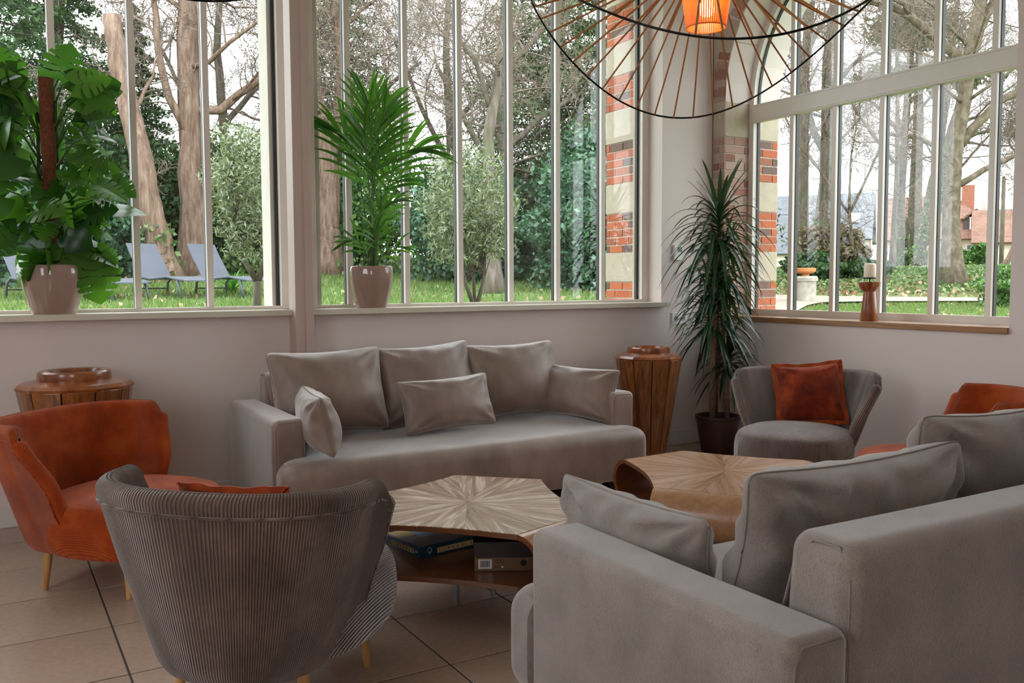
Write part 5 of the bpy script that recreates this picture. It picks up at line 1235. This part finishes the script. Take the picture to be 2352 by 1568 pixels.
def roofslab(o, P, mat, th=.14):
    """sloping slab over the quad P (eave left, eave right, ridge right, ridge left)"""
    P = np.array(P, float); n = np.cross(P[1]-P[0], P[3]-P[0]); n /= np.linalg.norm(n); V = np.concatenate([P, P-n*th]); L = np.linalg.norm(P[1]-P[0]); Hh = np.linalg.norm(P[3]-P[0])
    uv = [(0, 0), (L, 0), (L, Hh), (0, Hh)]*2; put('roof', mesh('roof', V, [(0, 1, 2, 3), (7, 6, 5, 4), (0, 4, 5, 1), (1, 5, 6, 2), (2, 6, 7, 3), (3, 7, 4, 0)], mat, False, uv), o)
def gablewalls(o, x0, x1, y0, y1, h, hr, mat):
    b = MB().box((x0, y0, 0), (x1, y1, h)); ym = (y0+y1)/2
    for x in (x0, x1): s = .12 if x == x0 else -.12; b.add([(x, y0, h), (x, y1, h), (x, ym, hr), (x+s, y0, h), (x+s, y1, h), (x+s, ym, hr)], [(0, 1, 2), (5, 4, 3), (0, 3, 4, 1), (1, 4, 5, 2), (2, 5, 3, 0)])
    b.make('wall', mat, o)
def window(o, x, z, w, h, y, bars=1, shut=False, name='window'):
    f = MB().box((x-w/2-.07, y-.06, z-.07), (x+w/2+.07, y+.02, z+h+.07)).make(name, M['white_plastic'], o)
    n = 2; 
    for i in range(n):
        for j in range(2+bars): MB().box((x-w/2+i*w/n+.02, y-.075, z+j*h/(2+bars)+.02), (x-w/2+(i+1)*w/n-.02, y-.058, z+(j+1)*h/(2+bars)-.02)).make('pane', M['winglass'], f)
    if shut:
        for s in (-1, 1): MB().box((x+s*(w/2+.28)-.2, y-.05, z-.05), (x+s*(w/2+.28)+.2, y, z+h+.05)).make('shutter', M['shutter'], o)
# local x runs to the right seen from the room, local -y faces the room
h = houseframe('slate_roofed_house', 'long cream house with slate roof and skylights, left in the arched window', 0, 53.9, 48.0, math.radians(-6))
h.scale = (1, 1, .93)
gablewalls(h, -4.2, 4.6, 0, 8, 2.75, 6.4, M['plaster'])
roofslab(h, [(-4.4, -.5, 2.45), (4.9, -.5, 2.45), (4.9, 4, 6.5), (-4.4, 4, 6.5)], M['slate']); roofslab(h, [(4.9, 8.5, 2.4), (-4.4, 8.5, 2.4), (-4.4, 4, 6.5), (4.9, 4, 6.5)], M['slate'])
MB().box((1.2, 3.6, 6.0), (2.0, 4.4, 7.2)).make('chimney', M['redtile2'], h)
for x in (.6, 3.6):
    f = MB().box((x-.35, .95, 3.85), (x+.35, 1.75, 4.6)).make('skylight', M['white_plastic'], h); MB().add([(x-.28, .62+.3, 3.87), (x+.28, .92, 3.87), (x+.28, 1.68, 4.64), (x-.28, 1.68, 4.64), (x-.28, .88, 3.9), (x+.28, .88, 3.9), (x+.28, 1.64, 4.67), (x-.28, 1.64, 4.67)], [(4, 5, 6, 7), (0, 3, 2, 1), (0, 1, 5, 4), (1, 2, 6, 5), (2, 3, 7, 6), (3, 0, 4, 7)]).make('pane', M['white_plastic'], f)
window(h, 1.9, 1.2, .9, .9, 0); window(h, -2.2, 1.2, .9, .9, 0)
h = houseframe('slate_roofed_outbuilding', 'low outbuilding with a slate roof in front of the cream house', 0, 48.3, 43.6, math.radians(-10))
gablewalls(h, -1.7, 2.0, 0, 5, 1.5, 4.0, M['plaster']); roofslab(h, [(-1.9, -.4, 1.2), (2.2, -.4, 1.2), (2.2, 2.5, 4.1), (-1.9, 2.5, 4.1)], M['slate']); roofslab(h, [(2.2, 5.4, 1.2), (-1.9, 5.4, 1.2), (-1.9, 2.5, 4.1), (2.2, 2.5, 4.1)], M['slate'])
h = houseframe('red_tiled_house', 'house with a steep red tiled roof, dormers and chimney behind the plane tree', 0, 59.3, 39.6, math.radians(4))
h.scale = (1, 1, .77)
gablewalls(h, -4.0, 2.6, 0, 7, 3.2, 7.0, M['plaster2'])
roofslab(h, [(-4.3, -.6, 2.75), (3.6, -.6, 2.75), (.6, 3.5, 7.1), (-4.3, 3.5, 7.1)], M['redtile']); roofslab(h, [(3.6, 7.6, 2.7), (-4.3, 7.6, 2.7), (-4.3, 3.5, 7.1), (.6, 3.5, 7.1)], M['redtile'])
roofslab(h, [(3.6, -.6, 2.7), (3.6, 7.6, 2.7), (.6, 3.6, 7.08), (.6, 3.4, 7.08)], M['redtile'])
MB().box((1.0, 2.6, 5.6), (1.8, 3.4, 8.0)).make('chimney', M['redtile2'], h)
def dormer(o, x, z, w, hgt):
    MB().box((x-w/2, .3, z), (x+w/2, 3.0, z+hgt)).make('dormer_wall', M['plaster2'], o); zt = z+hgt
    roofslab(o, [(x-w/2-.3, 0, zt-.15), (x-w/2-.3, 3.4, zt-.15), (x, 3.4, zt+.75), (x, 0, zt+.75)][::-1], M['redtile']); roofslab(o, [(x+w/2+.3, 0, zt-.15), (x+w/2+.3, 3.4, zt-.15), (x, 3.4, zt+.75), (x, 0, zt+.75)], M['redtile'])
    window(o, x, z+.15, w*.5, hgt-.25, .3, 1, True)
dormer(h, -2.3, 3.3, 1.2, 1.35); dormer(h, 1.7, 3.3, 1.25, 1.5)
for x in (-3.2, -.6, 1.6): window(h, x, .9, .9, 1.3, 0, 1, False)
h = houseframe('low_red_tiled_wing', 'low red roofed wing with a white door, right of the dormered house', 0, 58.2, 34.6, math.radians(2))
gablewalls(h, -2.0, 3.2, 0, 5, 2.0, 4.0, M['plaster2']); roofslab(h, [(-2.2, -.5, 1.75), (3.6, -.5, 1.75), (2.2, 2.5, 4.1), (-2.2, 2.5, 4.1)], M['redtile']); roofslab(h, [(3.6, 5.5, 1.75), (-2.2, 5.5, 1.75), (-2.2, 2.5, 4.1), (2.2, 2.5, 4.1)], M['redtile'])
f = MB().box((1.5, -.06, 0), (2.5, .02, 1.75)).make('door', M['white_plastic'], h)
for i in (0, 1): MB().box((1.6+.42*i, -.08, .9), (1.96+.42*i, -.058, 1.6)).make('pane', M['winglass'], f)
h = houseframe('grey_barn', 'dark grey boarded barn at the right edge behind the low wing', 0, 68.5, 38.2, 0)
gablewalls(h, -3.2, 6, 0, 7, 2.6, 4.4, M['barnwood']); roofslab(h, [(-3.4, -.5, 2.5), (6, -.5, 2.5), (6, 3.5, 4.6), (-3.4, 3.5, 4.6)], M['barnwood']); roofslab(h, [(6, 7.5, 2.5), (-3.4, 7.5, 2.5), (-3.4, 3.5, 4.6), (6, 3.5, 4.6)], M['barnwood'])
o = empty('utility_pole', (50.3, 30.3, gz(50.3, 30.3)-.1), 0, 'slim wooden utility pole right of the red tiled house', 'pole')
MB().tube([(0, 0, 0), (0, 0, 5.2)], [.13, .10], 10).make('post', M['bark_grey'], o, True); MB().box((-.05, -.05, 5.0), (.05, .05, 5.3)).make('cap', M['black'], o)
